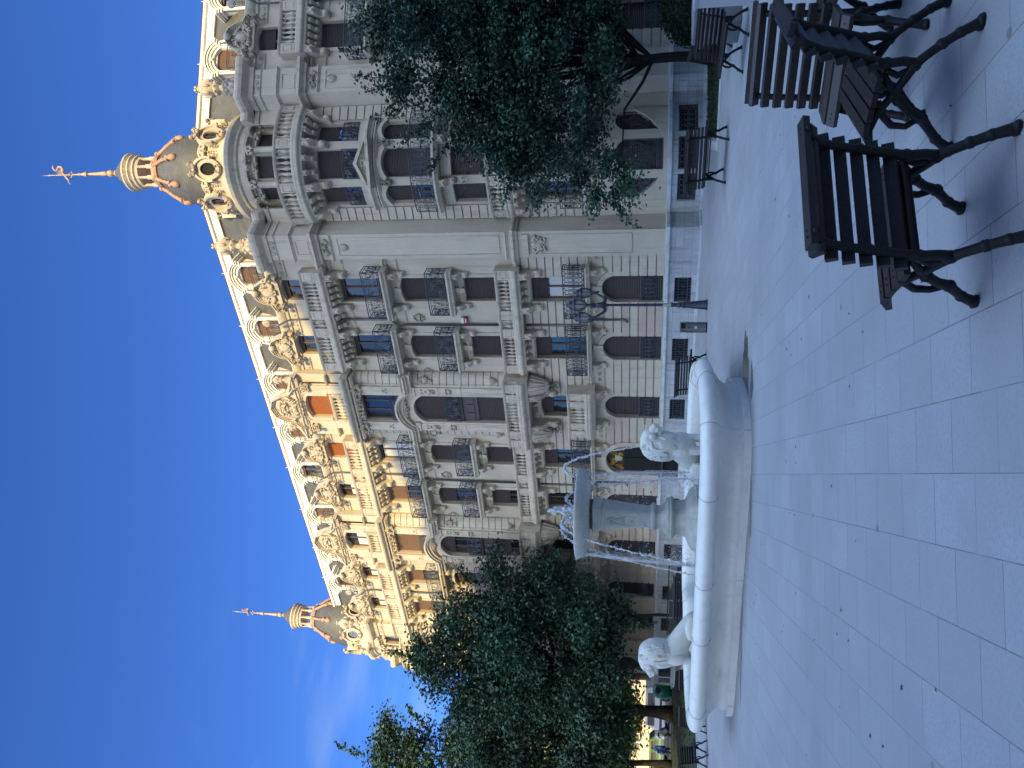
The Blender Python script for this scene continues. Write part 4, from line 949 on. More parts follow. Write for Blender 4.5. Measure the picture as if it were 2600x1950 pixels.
m = MB(); m.box(FL_, c - .22, c - .12, -.09, -.075, 1.3, 1.42); m.build("letter_plate", 'ivory', DO)
# ---------------------------------------------------------------- ground
def sheet(name, pts, z, m, kind='structure', label=None, cat=None):
    mb = MB(); mb.add([Vector((x, y, z)) for x, y in pts], [tuple(range(len(pts)))]); o = mb.build(name, m); tag(o, label, cat, kind=kind); return o
sheet("ground", [(-500, -200), (500, -200), (500, 800), (-500, 800)], -.02, 'asphalt')
sheet("plaza_paving", [(-60, -60), (60, -60), (60, 23), (12, 23.6), (7.3, 24.6), (4.3, 26), (-14, 39), (-14, 43), (-60, 43)], 0, 'paving')
def lawn(pts, kerbpts):
    sheet("lawn", pts, .012, 'grass')
    mb = MB(); q = random.Random(5); xs = [p[0] for p in pts]; ys = [p[1] for p in pts]; mb.tint = (1, 1, 1)
    def inside(x, y):
        c = False; n = len(pts)
        for i in range(n):
            (x1, y1), (x2, y2) = pts[i], pts[i - 1]
            if (y1 > y) != (y2 > y) and x < (x2 - x1) * (y - y1) / (y2 - y1) + x1: c = not c
        return c
    n = 0
    while n < 9000:
        x, y = q.uniform(min(xs), max(xs)), q.uniform(min(ys), max(ys))
        if not inside(x, y): n += .2; continue
        a = q.uniform(0, 2 * pi); h = q.uniform(.02, .045); w_ = .025; d = Vector((math.cos(a), math.sin(a), 0)); p = Vector((x, y, .012)); l = Vector((q.uniform(-.03, .03), q.uniform(-.03, .03), h))
        mb.add([p - d * w_, p + d * w_, p + l], [(0, 1, 2)]); n += 1
    mb.t = []; mb.tint = None
    tag(mb.build("grass", 'grass'), "short dark grass growing on the " + ("left" if xs[0] < 0 else "right") + " lawn bed", "grass", kind='stuff')
    mb = MB(); wrap(mb, kerbpts, [(0, -.01), (.22, -.01), (.22, .03), (0, .03)], 1); tag(mb.build("lawn_kerb", 'kerb'), kind='structure')
lawn([(6.3, 20.1), (8.4, 19.2), (12, 17.9), (20, 16), (20, 22.7), (10.5, 23.6), (7.4, 23.2)], [(20, 15.9), (12, 17.8), (8.4, 19.1), (6.2, 20.0), (7.3, 23.3)][::-1])
lawn([(-9.9, 27.9), (-10.4, 24.0), (-11.2, 23.0), (-30, 15), (-40, 42.4), (-15.2, 42.4)], [(-15.3, 42.6), (-9.7, 28), (-10.3, 23.9), (-11.1, 22.8), (-30, 14.8)])
# ---------------------------------------------------------------- fountain
FC = Vector((-2.6, 15.6, 0)); fa, fb = Vector((.93, -.37, 0)), Vector((.37, .93, 0))
FT = thing("fountain", "white marble fountain with a tall bowl on a tapered pedestal and a lobed basin", "fountain", FC)
ctl = [(0, -1.88), (1.2, -1.88), (2.1, -1.84), (2.65, -1.6), (2.92, -1.1), (2.98, -.5), (2.85, .1), (2.6, .5), (2.42, .72), (2.42, .95), (2.38, 1.25), (2.0, 1.5), (1.0, 1.58), (0, 1.6), (-1.0, 1.58), (-2.0, 1.5), (-2.38, 1.25), (-2.42, .95), (-2.45, .7), (-2.75, .42), (-3.18, .05), (-3.4, -.55), (-3.42, -1.15), (-3.26, -1.6), (-2.8, -1.85), (-1.6, -1.88), (-.8, -1.88)]
loop = []
nC = len(ctl)
for i in range(nC):
    p0, p1, p2, p3 = [Vector(ctl[(i + j - 1) % nC]) for j in range(4)]
    for j in range(6):
        t = j / 6; loop.append(.5 * ((2 * p1) + (p2 - p0) * t + (2 * p0 - 5 * p1 + 4 * p2 - p3) * t * t + (3 * p1 - p0 - 3 * p2 + p3) * t ** 3))
nL_ = len(loop); nrm = []
for i in range(nL_):
    t = (loop[(i + 3) % nL_] - loop[i - 3]).normalized(); nrm.append(Vector((t.y, -t.x)))
def ring(prof, name, m, par, closed=True):
    mb = MB(); k = len(prof); vs = []
    for p, q in zip(loop, nrm):
        for o_, z in prof: a = p + q * o_; vs.append(FC + fa * a.x + fb * a.y + Vector((0, 0, z)))
    fs = [(i * k + j, ((i + 1) % nL_) * k + j, ((i + 1) % nL_) * k + (j + 1) % k, i * k + (j + 1) % k) for i in range(nL_) for j in range(k if closed else k - 1)]
    mb.add(vs, fs); return mb.build(name, m, par, auto=45)
BS = ring([(.10, -.01), (.10, .115), (.055, .12), (.0, .15), (-.03, .20), (-.02, .28), (.05, .38), (.16, .46), (.22, .50), (.23, .53), (.32, .54), (.40, .585), (.44, .65), (.44, .71), (.40, .77), (.32, .81), (.22, .825), (.12, .80), (.05, .74), (.02, .62), (-.02, .45), (-.1, .3), (-.1, -.01)], "basin", 'marble', FT)
mb = MB()                                        # thin joints between the rim stones
for i in range(0, nL_, 9):
    p, q = loop[i], nrm[i]; pts = []
    for o_, z in [(.10, .02), (.10, .114), (.22, .50), (.41, .585), (.445, .65), (.445, .71), (.405, .77), (.32, .814), (.22, .829), (.12, .805), (.05, .745)][2 if i % 2 else 0:]:
        a = p + q * (o_ + .0015); pts.append(FC + fa * a.x + fb * a.y + Vector((0, 0, z)))
    mb.tube(pts[-9:], .0035, 4)
    if not i % 2: a = p + q * .1025; mb.tube([FC + fa * a.x + fb * a.y + Vector((0, 0, z)) for z in (0, .115)], .0035, 4)
mb.build("rim_joint", 'concrete', BS)
mb = MB(); mb.add([FC + fa * p.x * .995 + fb * p.y * .995 + Vector((0, 0, .56)) for p in loop], [tuple(range(nL_))]); mb.build("pool_water", 'pool', FT)
def squarish(prof, name, m, par, e=5., N=48):
    mb = MB(); k = len(prof); vs = []
    for i in range(N):
        a = 2 * pi * i / N; c, s_ = math.cos(a), math.sin(a); u = (abs(c) ** e + abs(s_) ** e) ** (-1 / e)
        vs += [FC + (fa * c + fb * s_) * (u * r) + Vector((0, 0, z)) for r, z in prof]
    mb.add(vs, [(i * k + j, ((i + 1) % N) * k + j, ((i + 1) % N) * k + j + 1, i * k + j + 1) for i in range(N) for j in range(k - 1)] + [tuple(i * k + k - 1 for i in range(N))])
    return mb.build(name, m, par, auto=40)
PD = squarish([(.56, .3), (.56, .70), (.53, .73), (.51, .78), (.43, .84), (.31, .90), (.285, 1.0), (.29, 1.10), (.345, 1.14), (.355, 1.18), (.33, 1.20), (.33, 1.24), (.26, 1.27), (.215, 1.33), (.19, 1.40), (.20, 1.46), (.235, 1.49), (.24, 1.53), (.205, 1.56), (.185, 1.58), (.19, 1.61), (.18, 1.615), (.255, 2.46), (.275, 2.48), (.275, 2.51), (.26, 2.53), (.31, 2.70), (.28, 2.72)], "pedestal", 'marble2', FT)
mb = MB(); fz = -fb
FF = Fr(FC, fa, -fb)
zr = lambda z: lerp(.18, .255, (z - 1.615) / .845) + .004
for k in (-1, 1):
    for (x, z, r) in ((.09, 2.32, .06), (.07, 2.1, .05), (.05, 1.92, .04)): mb.tube([FF.P(k * (x - .02) + (a - k * x), zr(b), b) for a, b in spiral((k * x, z), r, 1.4, pi / 2, k, 12)], .007, 4)
    mb.tube([FF.P(k * .1 * math.sin(t * 2.2), zr(2.36 - .5 * t), 2.36 - .5 * t) for t in [i / 10 for i in range(11)]], .007, 4)
for i in range(7): a = pi * i / 6; mb.tube([FF.P(.03 * math.cos(a), zr(2.36), 2.37 + .03 * math.sin(a)), FF.P(.075 * math.cos(a), zr(2.41), 2.37 + .07 * math.sin(a))], .006, 4)
mb.build("carved_relief", 'marble2', PD, smooth=True)
mb = MB(); mb.cyl(FC, [(.25, 2.70), (.295, 2.70), (.295, 2.78), (.25, 2.79)], 32)
for j in range(12): a = j * pi / 6; mb.box(Fr(FC, Vector((math.cos(a), math.sin(a), 0)), Vector((-math.sin(a), math.cos(a), 0))),   .28, .302, -.008, .008, 2.70, 2.78)
mb.build("iron_band", 'rust', PD)
mb = MB(); mb.cyl(FC, [(.33, 2.77), (.50, 2.78), (.68, 2.80), (.80, 2.84), (.87, 2.91), (.90, 2.99), (.905, 3.02), (.885, 3.035), (.86, 3.02), (.84, 2.98), (.3, 2.95)], 72); BW = mb.build("bowl", 'marble2', FT, smooth=True)
mb = MB(); mb.cyl(FC, [(.87, 3.025), (.5, 3.03), (.01, 3.035)], 48); mb.build("bowl_water", 'pool', BW)
qw = random.Random(3)
def jet(p0, v, n=110, r=.019, tmax=1., name="water_jet", sp=.012):
    # free-falling strand broken into beads: p0 apex, v horizontal metres per sqrt(metre dropped)
    mb = MB(); pts = []
    for i in range(n):
        t = lerp(-.42, tmax, i / (n - 1)); pts.append(Vector(p0) + Vector(v) * t + Vector((0, 0, -abs(t) * t * (1 if t > 0 else -1))) + Vector((qw.gauss(0, sp), qw.gauss(0, sp), qw.gauss(0, sp))) * .35)
    mb.tube(pts, [r * qw.uniform(.25, .8) for _ in pts], 5)
    for p in pts:
        for _ in range(2): s_ = r * qw.uniform(.3, 1.15); mb.ball(p + Vector((qw.gauss(0, sp), qw.gauss(0, sp), qw.gauss(0, sp))), (s_, s_, s_ * qw.uniform(.8, 1.8)), 5, 4)
    return mb.build(name, 'foam', FT, smooth=True)
jet((-1.69, 15.55, 3.30), (.40, -.06, 0), tmax=1.62)
jet((-2.93, 15.55, 3.34), (-.47, -.05, 0), tmax=1.64)
jet((-2.74, 15.2, 3.30), (-.34, -.42, 0), tmax=1.64)
jet((-2.35, 15.9, 3.30), (.25, .55, 0), tmax=1.6, r=.013)
mb = MB()
for i in range(26):
    t = i / 25; mb.ball(FC + Vector((.08 + qw.gauss(0, .02) - .05 * t, qw.gauss(0, .03), 3.06 + .52 * t)), (.065 * (1 - .55 * t), .06 * (1 - .5 * t), .07), 7, 5)
for i in range(60): t = qw.random(); mb.ball(FC + Vector((qw.gauss(-.1, .16), qw.gauss(0, .14), 3.05 + .25 * t)), qw.uniform(.008, .03), 5, 4)
mb.build("water_plume", 'foam', FT, smooth=True)
mb = MB()                                        # broken sheet of drops spilling over the bowl's edge
for i in range(3200):
    a = qw.choice((qw.gauss(-.35, .30), qw.gauss(-.5, .2), qw.gauss(pi + .4, .3), qw.uniform(0, 2 * pi)))
    z = 3.0 - 2.44 * qw.random() ** .8; fall = 3.0 - z
    r = .905 - .14 * min(1, fall * 3) * (1 if fall < .25 else 1) + .09 * math.sqrt(max(0, fall - .2)) + qw.gauss(0, .03)
    s_ = qw.uniform(.002, .008); mb.ball(FC + Vector((math.cos(a) * r, math.sin(a) * r, z)), (s_, s_, s_ * qw.uniform(1, 3.0)), 4, 3)
for i in range(26):
    a = qw.choice((qw.uniform(-.7, .5), qw.uniform(pi - .3, pi + .5))); r0 = .905; pts = []
    for j in range(14):
        f_ = 2.3 * (j / 13) ** 1.6 * qw.uniform(.9, 1.05); r = r0 - .12 * min(1, f_ * 4) + .10 * math.sqrt(max(0, f_ - .2)); pts.append(FC + Vector((math.cos(a) * r, math.sin(a) * r, 3.02 - f_)) + Vector((qw.gauss(0, .012), qw.gauss(0, .012), 0)))
    mb.tube(pts, [.006 * qw.uniform(.3, 1) for _ in pts], 4)
tag(mb.build("water_curtain", 'foam', FT, smooth=True), kind='stuff')
mb = MB()
for i in range(420):
    p = qw.choice(loop) * qw.uniform(.2, .93); s_ = qw.uniform(.004, .016); mb.ball(FC + fa * p.x + fb * p.y + Vector((0, 0, .565)), (s_ * 2.4, s_ * 2.4, s_), 5, 4)
tag(mb.build("pool_splash", 'foam', FT), kind='stuff')
q = random.Random(8); mb = MB()
for (x, y, rx, ry) in ((.35, 13.9, .55, .42), (.1, 13.1, .3, .16), (-4.2, 13.95, 1.1, .16), (-2.0, 13.0, .5, .1)):
    n = 40; ph = [q.uniform(0, 6) for _ in range(4)]
    mb.add([Vector((x + rx * math.cos(t) * (1 + .16 * math.sin(3 * t + ph[0]) + .1 * math.sin(7 * t + ph[1]) + .05 * math.sin(13 * t + ph[2])), y + ry * math.sin(t) * (1 + .16 * math.sin(3 * t + ph[0]) + .1 * math.sin(7 * t + ph[1]) + .05 * math.sin(13 * t + ph[2])), .003)) for t in [2 * pi * i / n for i in range(n)]], [tuple(range(n))])
tag(mb.build("wet_paving", 'wet'), kind='structure')
# ---------------------------------------------------------------- lions
def lion(label, loc, heading, sc_, turn=0.):
    mb = MB(); q = random.Random(17)
    E = lambda c, r, rot=0.: mb.blob(c, Vector((math.cos(rot), 0, math.sin(rot))) * r[0], Vector((0, r[1], 0)), Vector((-math.sin(rot), 0, math.cos(rot))) * r[2], 18, 12)
    for t in [k / 15 for k in range(16)]: E((lerp(-.50, .10, t), 0, lerp(.15, .50, t ** .9)), (.19, lerp(.17, .20, t), lerp(.15, .23, t)), .5)
    E((.13, 0, .46), (.15, .185, .24)); E((.08, 0, .38), (.15, .16, .2))
    for k in (-1, 1):
        E((-.40, k * .16, .14), (.23, .085, .14), .12); E((-.16, k * .20, .05), (.20, .065, .05)); E((-.0, k * .20, .04), (.08, .07, .042))
        E((.15, k * .135, .44), (.105, .09, .20)); E((.17, k * .13, .25), (.072, .068, .24)); E((.25, k * .13, .045), (.12, .08, .05)); E((.17, k * .13, .09), (.08, .072, .10))
        for j in (-1, 0, 1): E((.33, k * .13 + j * .043, .04), (.05, .026, .037)); E((.06, k * .20 + j * .036, .033), (.04, .023, .03))
    mb.tube([(-.66, .05, .10), (-.62, .22, .06), (-.44, .31, .05), (-.2, .31, .05)], [.045, .04, .036, .045], 8)
    RZ = [(1.10, .02), (1.075, .10), (1.03, .155), (.97, .20), (.90, .232), (.82, .25), (.74, .252), (.66, .246), (.58, .232), (.50, .20), (.43, .15)]
    def Rz(z):
        for (z1, r1), (z2, r2) in zip(RZ, RZ[1:]):
            if z >= z2: return lerp(r1, r2, max(0, (z1 - z) / (z1 - z2)))
        return RZ[-1][1]
    xz = lambda z: .10 if z > .8 else lerp(.10, .085, (.8 - z) / .3)
    for k in range(24): z = lerp(1.0, .50, k / 23); E((xz(z), 0, z), (Rz(z) - .005, (Rz(z) - .012) * .96, .10))
    base = Vector((.12, 0, .93)); ct, st = math.cos(turn), math.sin(turn)
    hr = lambda p: Vector((base.x + (p[0] - base.x) * ct - p[1] * st, (p[0] - base.x) * st + p[1] * ct, p[2]))
    def H(c, r, dn=0.): mb.blob(hr(c), Vector((ct * math.cos(dn), st * math.cos(dn), -math.sin(dn))) * r[0], Vector((-st, ct, 0)) * r[1], Vector((ct * math.sin(dn), st * math.sin(dn), math.cos(dn))) * r[2], 16, 11)
    H((.22, 0, .955), (.17, .15, .15)); H((.30, 0, .955), (.14, .115, .12), .3); H((.385, 0, .905), (.15, .078, .075), .35); H((.47, 0, .865), (.055, .07, .058), .3); H((.37, 0, .80), (.10, .06, .036), .35); H((.44, 0, .775), (.035, .045, .026)); H((.512, 0, .885), (.028, .036, .022))
    H((.36, 0, .965), (.12, .033, .035), .4)
    for k in (-1, 1): H((.335, k * .062, 1.00), (.06, .036, .02), .2); H((.32, k * .092, .90), (.07, .045, .06)); H((.15, k * .155, 1.055), (.04, .026, .05)); H((.352, k * .075, .952), (.02, .013, .013)); H((.44, k * .045, .835), (.06, .036, .032), .3)
    for i in range(92):                          # mane locks lying on the neck, from the crown and the cheeks down
        a = lerp(-pi, pi, (i + q.random()) / 92); front = abs(a) < .75
        z0 = q.uniform(.72, .80) if front else q.choice((1.07, 1.03, .95, .86)); z1 = z0 - q.uniform(.20, .38); z1 = max(z1, .44); ph = q.uniform(0, 6); pts = []
        for j in range(10):
            z = lerp(z0, z1, j / 9); aa = a + (.10 * math.sin(z * 16 + ph)) + .1 * (j / 9) * (1 if a > 0 else -1); r = Rz(z) - .001 + (.006 if j > 6 else 0)
            p = Vector((xz(z) + math.cos(aa) * r, math.sin(aa) * r * .97, z)); pts.append(hr(p) if z > .9 else p)
        mb.tube(pts, [.010, .017, .02, .021, .021, .02, .019, .017, .013, .005], 6)
    for k in (-1, 1):
        for i in range(7):                       # cheek ruff framing the face
            a = .35 + i * .3; p0 = hr((.20, k * .15 * math.sin(a), .95 + .15 * math.cos(a))); p1 = hr((.10, k * .23 * math.sin(a), .93 + .2 * math.cos(a) - .06)); mb.tube([p0, p0.lerp(p1, .5) + Vector((0, k * .02, 0)), p1], [.022, .026, .012], 6)
    o = mb.build("lion_statue", 'lionm', None, loc=(0, 0, 0))
    rm = o.modifiers.new("remesh", 'REMESH'); rm.mode = 'VOXEL'; rm.voxel_size = .0085; rm.use_smooth_shade = True
    sm_ = o.modifiers.new("smooth", 'SMOOTH'); sm_.iterations = 2; sm_.factor = .5
    o.location = loc; o.rotation_euler = (0, 0, heading); o.scale = (sc_,) * 3
    return tag(o, label, "statue", "marble lions seated in the fountain")
lion("white marble lion looking towards the benches, mouth open, in front of the arched door", (-1.13, 14.15, .60), math.atan2(-.80, .58), 1.08, .45)
lion("white marble lion in profile facing the trees, beyond the left end of the basin", (-5.0, 15.0, .60), math.atan2(-.12, -1), 1.06, 0)
for p, l in (((-1.13, 14.15), math.atan2(-.80, .58)), ((-5.0, 15.0), math.atan2(-.12, -1))):
    mb = MB(); c, s_ = math.cos(l), math.sin(l); G = Fr((p[0], p[1], 0), (c, s_, 0), (-s_, c, 0)); mb.box(G, -.70, .48, -.38, .38, .3, .615); mb.build("statue_plinth", 'marble', FT)
# ---------------------------------------------------------------- cast-iron seats
def seat_parts(root, half, sup, bolts=True, sm_='slat'):
    # profile of the slats: seat then back (y forward, z up), tilt angle of each slat
    sl = [(.27, .475, -.55), (.195, .505, -.05), (.11, .50, .05), (.025, .492, .05), (-.06, .487, .1)]
    bk = [(-.155, .53, 1.25), (-.178, .615, 1.28), (-.20, .70, 1.3), (-.222, .785, 1.3), (-.25, .87, 1.2), (-.30, .945, .8), (-.375, .985, .2)]
    for nm, lst in (("seat_slat", sl), ("back_slat", bk)):
        for (y, z, a) in lst:
            mb = MB(); cu, su = math.cos(a), math.sin(a); wv, tv = (.030 if nm == 'back_slat' and z < .9 else .038), .017
            p = [(y + u * cu - v * su, z + u * su + v * cu) for u, v in ((-wv, -tv), (wv, -tv), (wv, tv), (-wv, tv))]
            mb.prof(W0, -half, half, p)
            if bolts:
                for s_ in sup:
                    for e in (-.018, .018): mb.ball((s_ + e, y - su * .0 + (0 if nm == "seat_slat" else 0) - tv * su * -1 * (-1), z + tv * cu), .007, 5, 4)
            o = mb.build(nm, sm_, root); bv = o.modifiers.new("bevel", 'BEVEL'); bv.width = .006; bv.segments = 2
    for s_ in sup:
        mb = MB(); T = lambda pts, r, k=8: mb.tube([(s_, y, z) for y, z in pts], r, k)
        T([(-.34, .0), (-.335, .03), (-.30, .10), (-.245, .18), (-.18, .26), (-.14, .30), (-.06, .34), (.02, .385), (.12, .45), (.22, .475), (.30, .455)], [.036, .032, .027, .026, .026, .03, .026, .024, .024, .022, .018])
        T([(-.15, .29), (-.165, .36), (-.155, .45), (-.185, .55), (-.22, .68), (-.25, .80), (-.29, .90), (-.345, .955), (-.42, .97)], [.028, .026, .028, .026, .024, .023, .023, .022, .018])
        T([(.34, .0), (.33, .035), (.29, .09), (.22, .15), (.16, .20), (.12, .27), (.05, .345), (-.02, .40), (-.10, .455)], [.034, .030, .026, .026, .03, .025, .026, .023, .02])
        T([(.15, .21), (.20, .28), (.19, .36), (.13, .42), (.05, .455)], [.02, .02, .022, .02, .018])
        T([(-.12, .31), (-.09, .38), (-.12, .44)], [.02, .02, .018])
        for y, z, r in ((-.245, .18, .033), (-.14, .30, .037), (.16, .20, .035), (.05, .345, .034), (-.16, .45, .034), (-.225, .69, .03), (.02, .385, .03), (-.3, .1, .032), (.28, .1, .032)): mb.ball((s_, y, z), r, 8, 6)
        for y in (-.345, .345): mb.ball((s_, y, .012), (.036, .05, .026), 8, 6)
        mb.build("side_frame", 'cast', root, smooth=True)
    mb = MB(); mb.tube([(sup[0], -.02, .40), (sup[-1], -.02, .40)], .014, 6); mb.box(W0, sup[0], sup[-1], -.13, -.06, .44, .455); mb.build("crossbar", 'cast', root)
def chair(label, x, y, heading, src=None, sm='slat'):       # heading: direction the sitter looks, degrees clockwise from +Y
    if src: o = copy_tree(src, None, (x, y, 0), R_(-heading))
    else:
        o = thing("park_chair", label, "chair"); seat_parts(o, .36, (-.29, .29), True, sm); o.location = (x, y, 0); o.rotation_euler = (0, 0, R_(-heading))
    return tag(o, label, "chair", "slatted chairs grouped at the right of the plaza")
ch0 = chair("dark slatted park chair seen from behind, nearest, its back towards the viewer", .87, 4.25, -20)
chair("dark slatted park chair at the frame's edge, seen side-on beside the chair showing its back", 1.86, 4.88, -53, ch0)
chair("weathered slatted park chair facing the viewer, behind the two nearest chairs", 2.30, 5.72, 216, None, 'slat2')
chair("slatted park chair cut off by the edge of the photo, only its slat ends showing", 3.02, 5.75, 262, ch0)
def bench(label, x, y, heading, src=None):
    if src: o = copy_tree(src, None, (x, y, 0), R_(-heading))
    else:
        o = thing("park_bench", label, "bench"); seat_parts(o, .72, (-.5, .5), False); o.location = (x, y, 0); o.rotation_euler = (0, 0, R_(-heading)); o.scale = (.88,) * 3
    return tag(o, label, "bench", "dark slatted benches round the plaza")
bn0 = bench("long dark bench with its back turned, between the steel bin and the fountain basin", .40, 22.55, 30)
bench("long dark bench on the kerb of the right lawn, under the leaning tree", 5.2, 17.75, 40, bn0).scale = (1, 1, .92)
bench("dark slatted bench seen end-on in front of the dark shrub and concrete block", 6.35, 14.6, 248, bn0)
bench("dark long bench standing in front of the glass railing, behind the fountain basin", -5.75, 20.9, 190, bn0)
def far_chair(label, x, y, h): o = chair(label, x, y, h, ch0); o.scale = (.70,) * 3; o["group"] = "slatted chairs along the left lawn"
far_chair("dark slatted chair just left of the left lion, its back against the lawn", -7.85, 20.9, 172)
far_chair("dark slatted chair above the rounded left tip of the fountain basin", -8.75, 20.7, 176)
far_chair("dark slatted chair on the lawn edge, turned sideways towards the fountain", -9.35, 20.2, 120)
far_chair("dark slatted chair cut off by the left edge of the plaza view", -10.0, 20.1, 160)
bench("black bench with light showing between its slats, behind the dark shrub", 7.6, 17.2, 100, bn0)
q = random.Random(12); mb = MB()
for i in range(90):
    x, y = q.uniform(-6, 3.5), q.uniform(3.2, 13); a = q.uniform(0, 6.3); s_ = q.uniform(.012, .028); d0 = Vector((math.cos(a), math.sin(a), 0)); d1 = Vector((-d0.y, d0.x, 0)); p = Vector((x, y, .004))
    mb.add([p - d0 * s_, p + d1 * s_ * .5 + Vector((0, 0, .004)), p + d0 * s_ * 1.2, p - d1 * s_ * .5 + Vector((0, 0, .003))], [(0, 1, 2, 3)])
tag(mb.build("fallen_leaves", 'soil'), "dry dark leaves scattered over the paving", "leaves", kind='stuff')
# ---------------------------------------------------------------- lamp, bin, rail, signs and the cabinet
LP = thing("street_lamp", "dark blue iron street lamp with three lanterns beside the steel bin", "street lamp", (2.33, 22.42, 0)); o_ = Vector((2.33, 22.42, 0))
mb = MB(); mb.cyl(o_, [(.15, 0), (.15, .05), (.135, .07), (.085, .62), (.10, .64), (.10, .68), (.075, .70), (.075, .76), (.09, .78), (.06, .84), (.06, .95), (.075, .98), (.05, 1.02)], 16); mb.build("base", 'lampm', LP, auto=40)
mb = MB(); mb.cyl(o_, [(.045, 1.0), (.042, 2.0), (.036, 2.82), (.06, 2.86), (.07, 2.92), (.085, 3.0), (.07, 3.08), (.05, 3.12), (.035, 3.16), (.06, 3.2), (.05, 3.3), (.03, 3.36), (.05, 3.42)], 14); PO = mb.build("post", 'lampm', LP, auto=40)
mb = MB(); mb.cyl(o_, [(.047, 1.02), (.05, 1.04), (.05, 1.22), (.046, 1.24)], 12); mb.build("tape_wrap", 'yellow', PO)
ad = Vector((.86, .5, 0)).normalized()
for k in (-1, 1):
    mb = MB(); mb.tube([o_ + ad * k * a + Vector((0, 0, z)) for a, z in ((.05, 2.96), (.14, 2.88), (.26, 2.92), (.34, 3.03), (.40, 3.12), (.45, 3.14), (.49, 3.10), (.47, 3.06))], [.05, .05, .04, .034, .03, .03, .022, .012], 8)
    mb.ball(o_ + ad * k * .2 + Vector((0, 0, 2.89)), .06, 8, 6); mb.cyl(o_ + ad * k * .44, [(.03, 3.13), (.05, 3.18), (.03, 3.22), (.05, 3.28)], 10); mb.build("arm", 'lampm', LP, smooth=True)
for k, z0, q in ((0, 3.42, 1.1), (-1, 3.28, 1.0), (1, 3.28, 1.0)):
    c = o_ + ad * k * .44
    mb = MB(); mb.cyl(c + Vector((0, 0, z0)), [(.155 * q, .29 * q), (.17 * q, .30 * q), (.165 * q, .33 * q), (.12 * q, .37 * q), (.11 * q, .44 * q), (.05 * q, .48 * q), (.02 * q, .50 * q), (.025 * q, .53 * q), (0, .55 * q)], 8)
    for j in range(8):
        a = j * pi / 4; d = Vector((math.cos(a), math.sin(a), 0)); mb.tube([c + d * r * q + Vector((0, 0, z0 + z * q)) for r, z in ((.045, 0), (.10, .05), (.135, .13), (.15, .30))], .009, 4)
    L_ = mb.build("lantern", 'lampm', LP)
    mb = MB(); mb.cyl(c + Vector((0, 0, z0)), [(.04 * q, .0), (.095 * q, .05 * q), (.128 * q, .13 * q), (.143 * q, .29 * q)], 8); mb.build("lantern_glass", 'lampg', L_)
BN = thing("litter_bin", "cylindrical brushed steel litter bin with a red round badge below the wall", "bin", (1.69, 22.44, 0)); c = Vector((1.69, 22.44, 0))
mb = MB(); mb.cyl(c, [(.14, .03), (.155, .04), (.155, .60)], 24); mb.cyl(c, [(.155, .715), (.16, .72), (.16, .74), (.02, .755)], 24)
for a in (0, 2.1, 4.2): mb.box(Fr(c, (math.cos(a), math.sin(a), 0), (-math.sin(a), math.cos(a), 0)), .138, .154, -.03, .03, .6, .72)
BB = mb.build("bin_body", 'steel', BN, auto=40)
mb = MB(); mb.cyl(c, [(.13, .59), (.13, .72)], 20); mb.cyl(c, [(.15, 0), (.15, .03), (.1, .035)], 20); mb.build("bin_liner", 'dark', BN)
vd = Vector((-.075, -1, 0)).normalized(); sd = Vector((1, -.075, 0)); FB = Fr(c + vd * .156, sd, vd)
mb = MB(); mb.poly(FB, [(.045 * math.cos(t), .32 + .045 * math.sin(t)) for t in [i * pi / 10 for i in range(20)]], -.004, .004); mb.mi = 1; mb.poly(FB, [(.032 * math.cos(t), .32 + .032 * math.sin(t)) for t in [i * pi / 10 for i in range(20)]], -.003, .0055); mb.mi = 0
mb.box(FB, -.014, -.006, .0055, .0065, .302, .338); mb.box(FB, -.006, .012, .0055, .0065, .330, .338); mb.box(FB, -.006, .012, .0055, .0065, .316, .323); mb.build("badge", ['red', 'sign'], BB)
mb = MB()
for i in range(3): mb.box(FB, -.034 + .024 * i, -.016 + .024 * i, .0, .002, .50, .535)
mb.build("lettering", 'dark', BB)
GL = thing("glass_railing", "low glass railing with steel posts in front of the wall, behind the basin", "railing", (-6.8, 27.0, 0))
a, b = Vector((-5.3, 26.2, 0)), Vector((-8.75, 27.7, 0)); t_ = (b - a).normalized(); FG = Fr(a, t_, Vector((t_.y, -t_.x, 0))); Lg = (b - a).length
mb = MB(); mb.box(FG, 0, Lg, -.03, .03, .78, .82); mb.box(FG, 0, Lg, -.03, .03, .02, .06); TR = mb.build("handrail", 'cast', GL)
for i in range(6): mb = MB(); mb.box(FG, Lg * i / 5 - .02, Lg * i / 5 + .02, -.02, .02, 0, .78); mb.build("post", 'steel', GL)
for i in range(5): mb = MB(); mb.box(FG, Lg * i / 5 + .05, Lg * (i + 1) / 5 - .05, -.006, .006, .08, .76); mb.build("glass_panel", 'glass', GL)
def plaque(s0, s1, z0, z1, m, label, lines=(), lm='navy'):
    mb = MB(); mb.box(FL_, s0, s1, .036, .055, z0, z1)
    o = tag(mb.build("wall_plaque", m), label, "plaque", "name plates beside the door")
    if lines:
        q = random.Random(int(s0 * 100)); mb = MB(); H = z1 - z0
        for (f, hh, a, b) in lines:
            x = s1 - (s1 - s0) * a; e = s1 - (s1 - s0) * b; w_ = hh * H * .62
            while x - w_ > e:                      # rows of letter-sized strokes
                zc = z0 + f * H; mb.box(FL_, x - w_ * .85, x - w_ * .62, .055, .058, zc, zc + hh * H)
                if q.random() < .7: mb.box(FL_, x - w_ * .62, x - w_ * .2, .055, .058, zc + hh * H * .78, zc + hh * H)
                if q.random() < .6: mb.box(FL_, x - w_ * .62, x - w_ * .2, .055, .058, zc, zc + hh * H * .2)
                if q.random() < .5: mb.box(FL_, x - w_ * .25, x - w_ * .05, .055, .058, zc, zc + hh * H)
                x -= w_
        mb.build("lettering", lm, o)
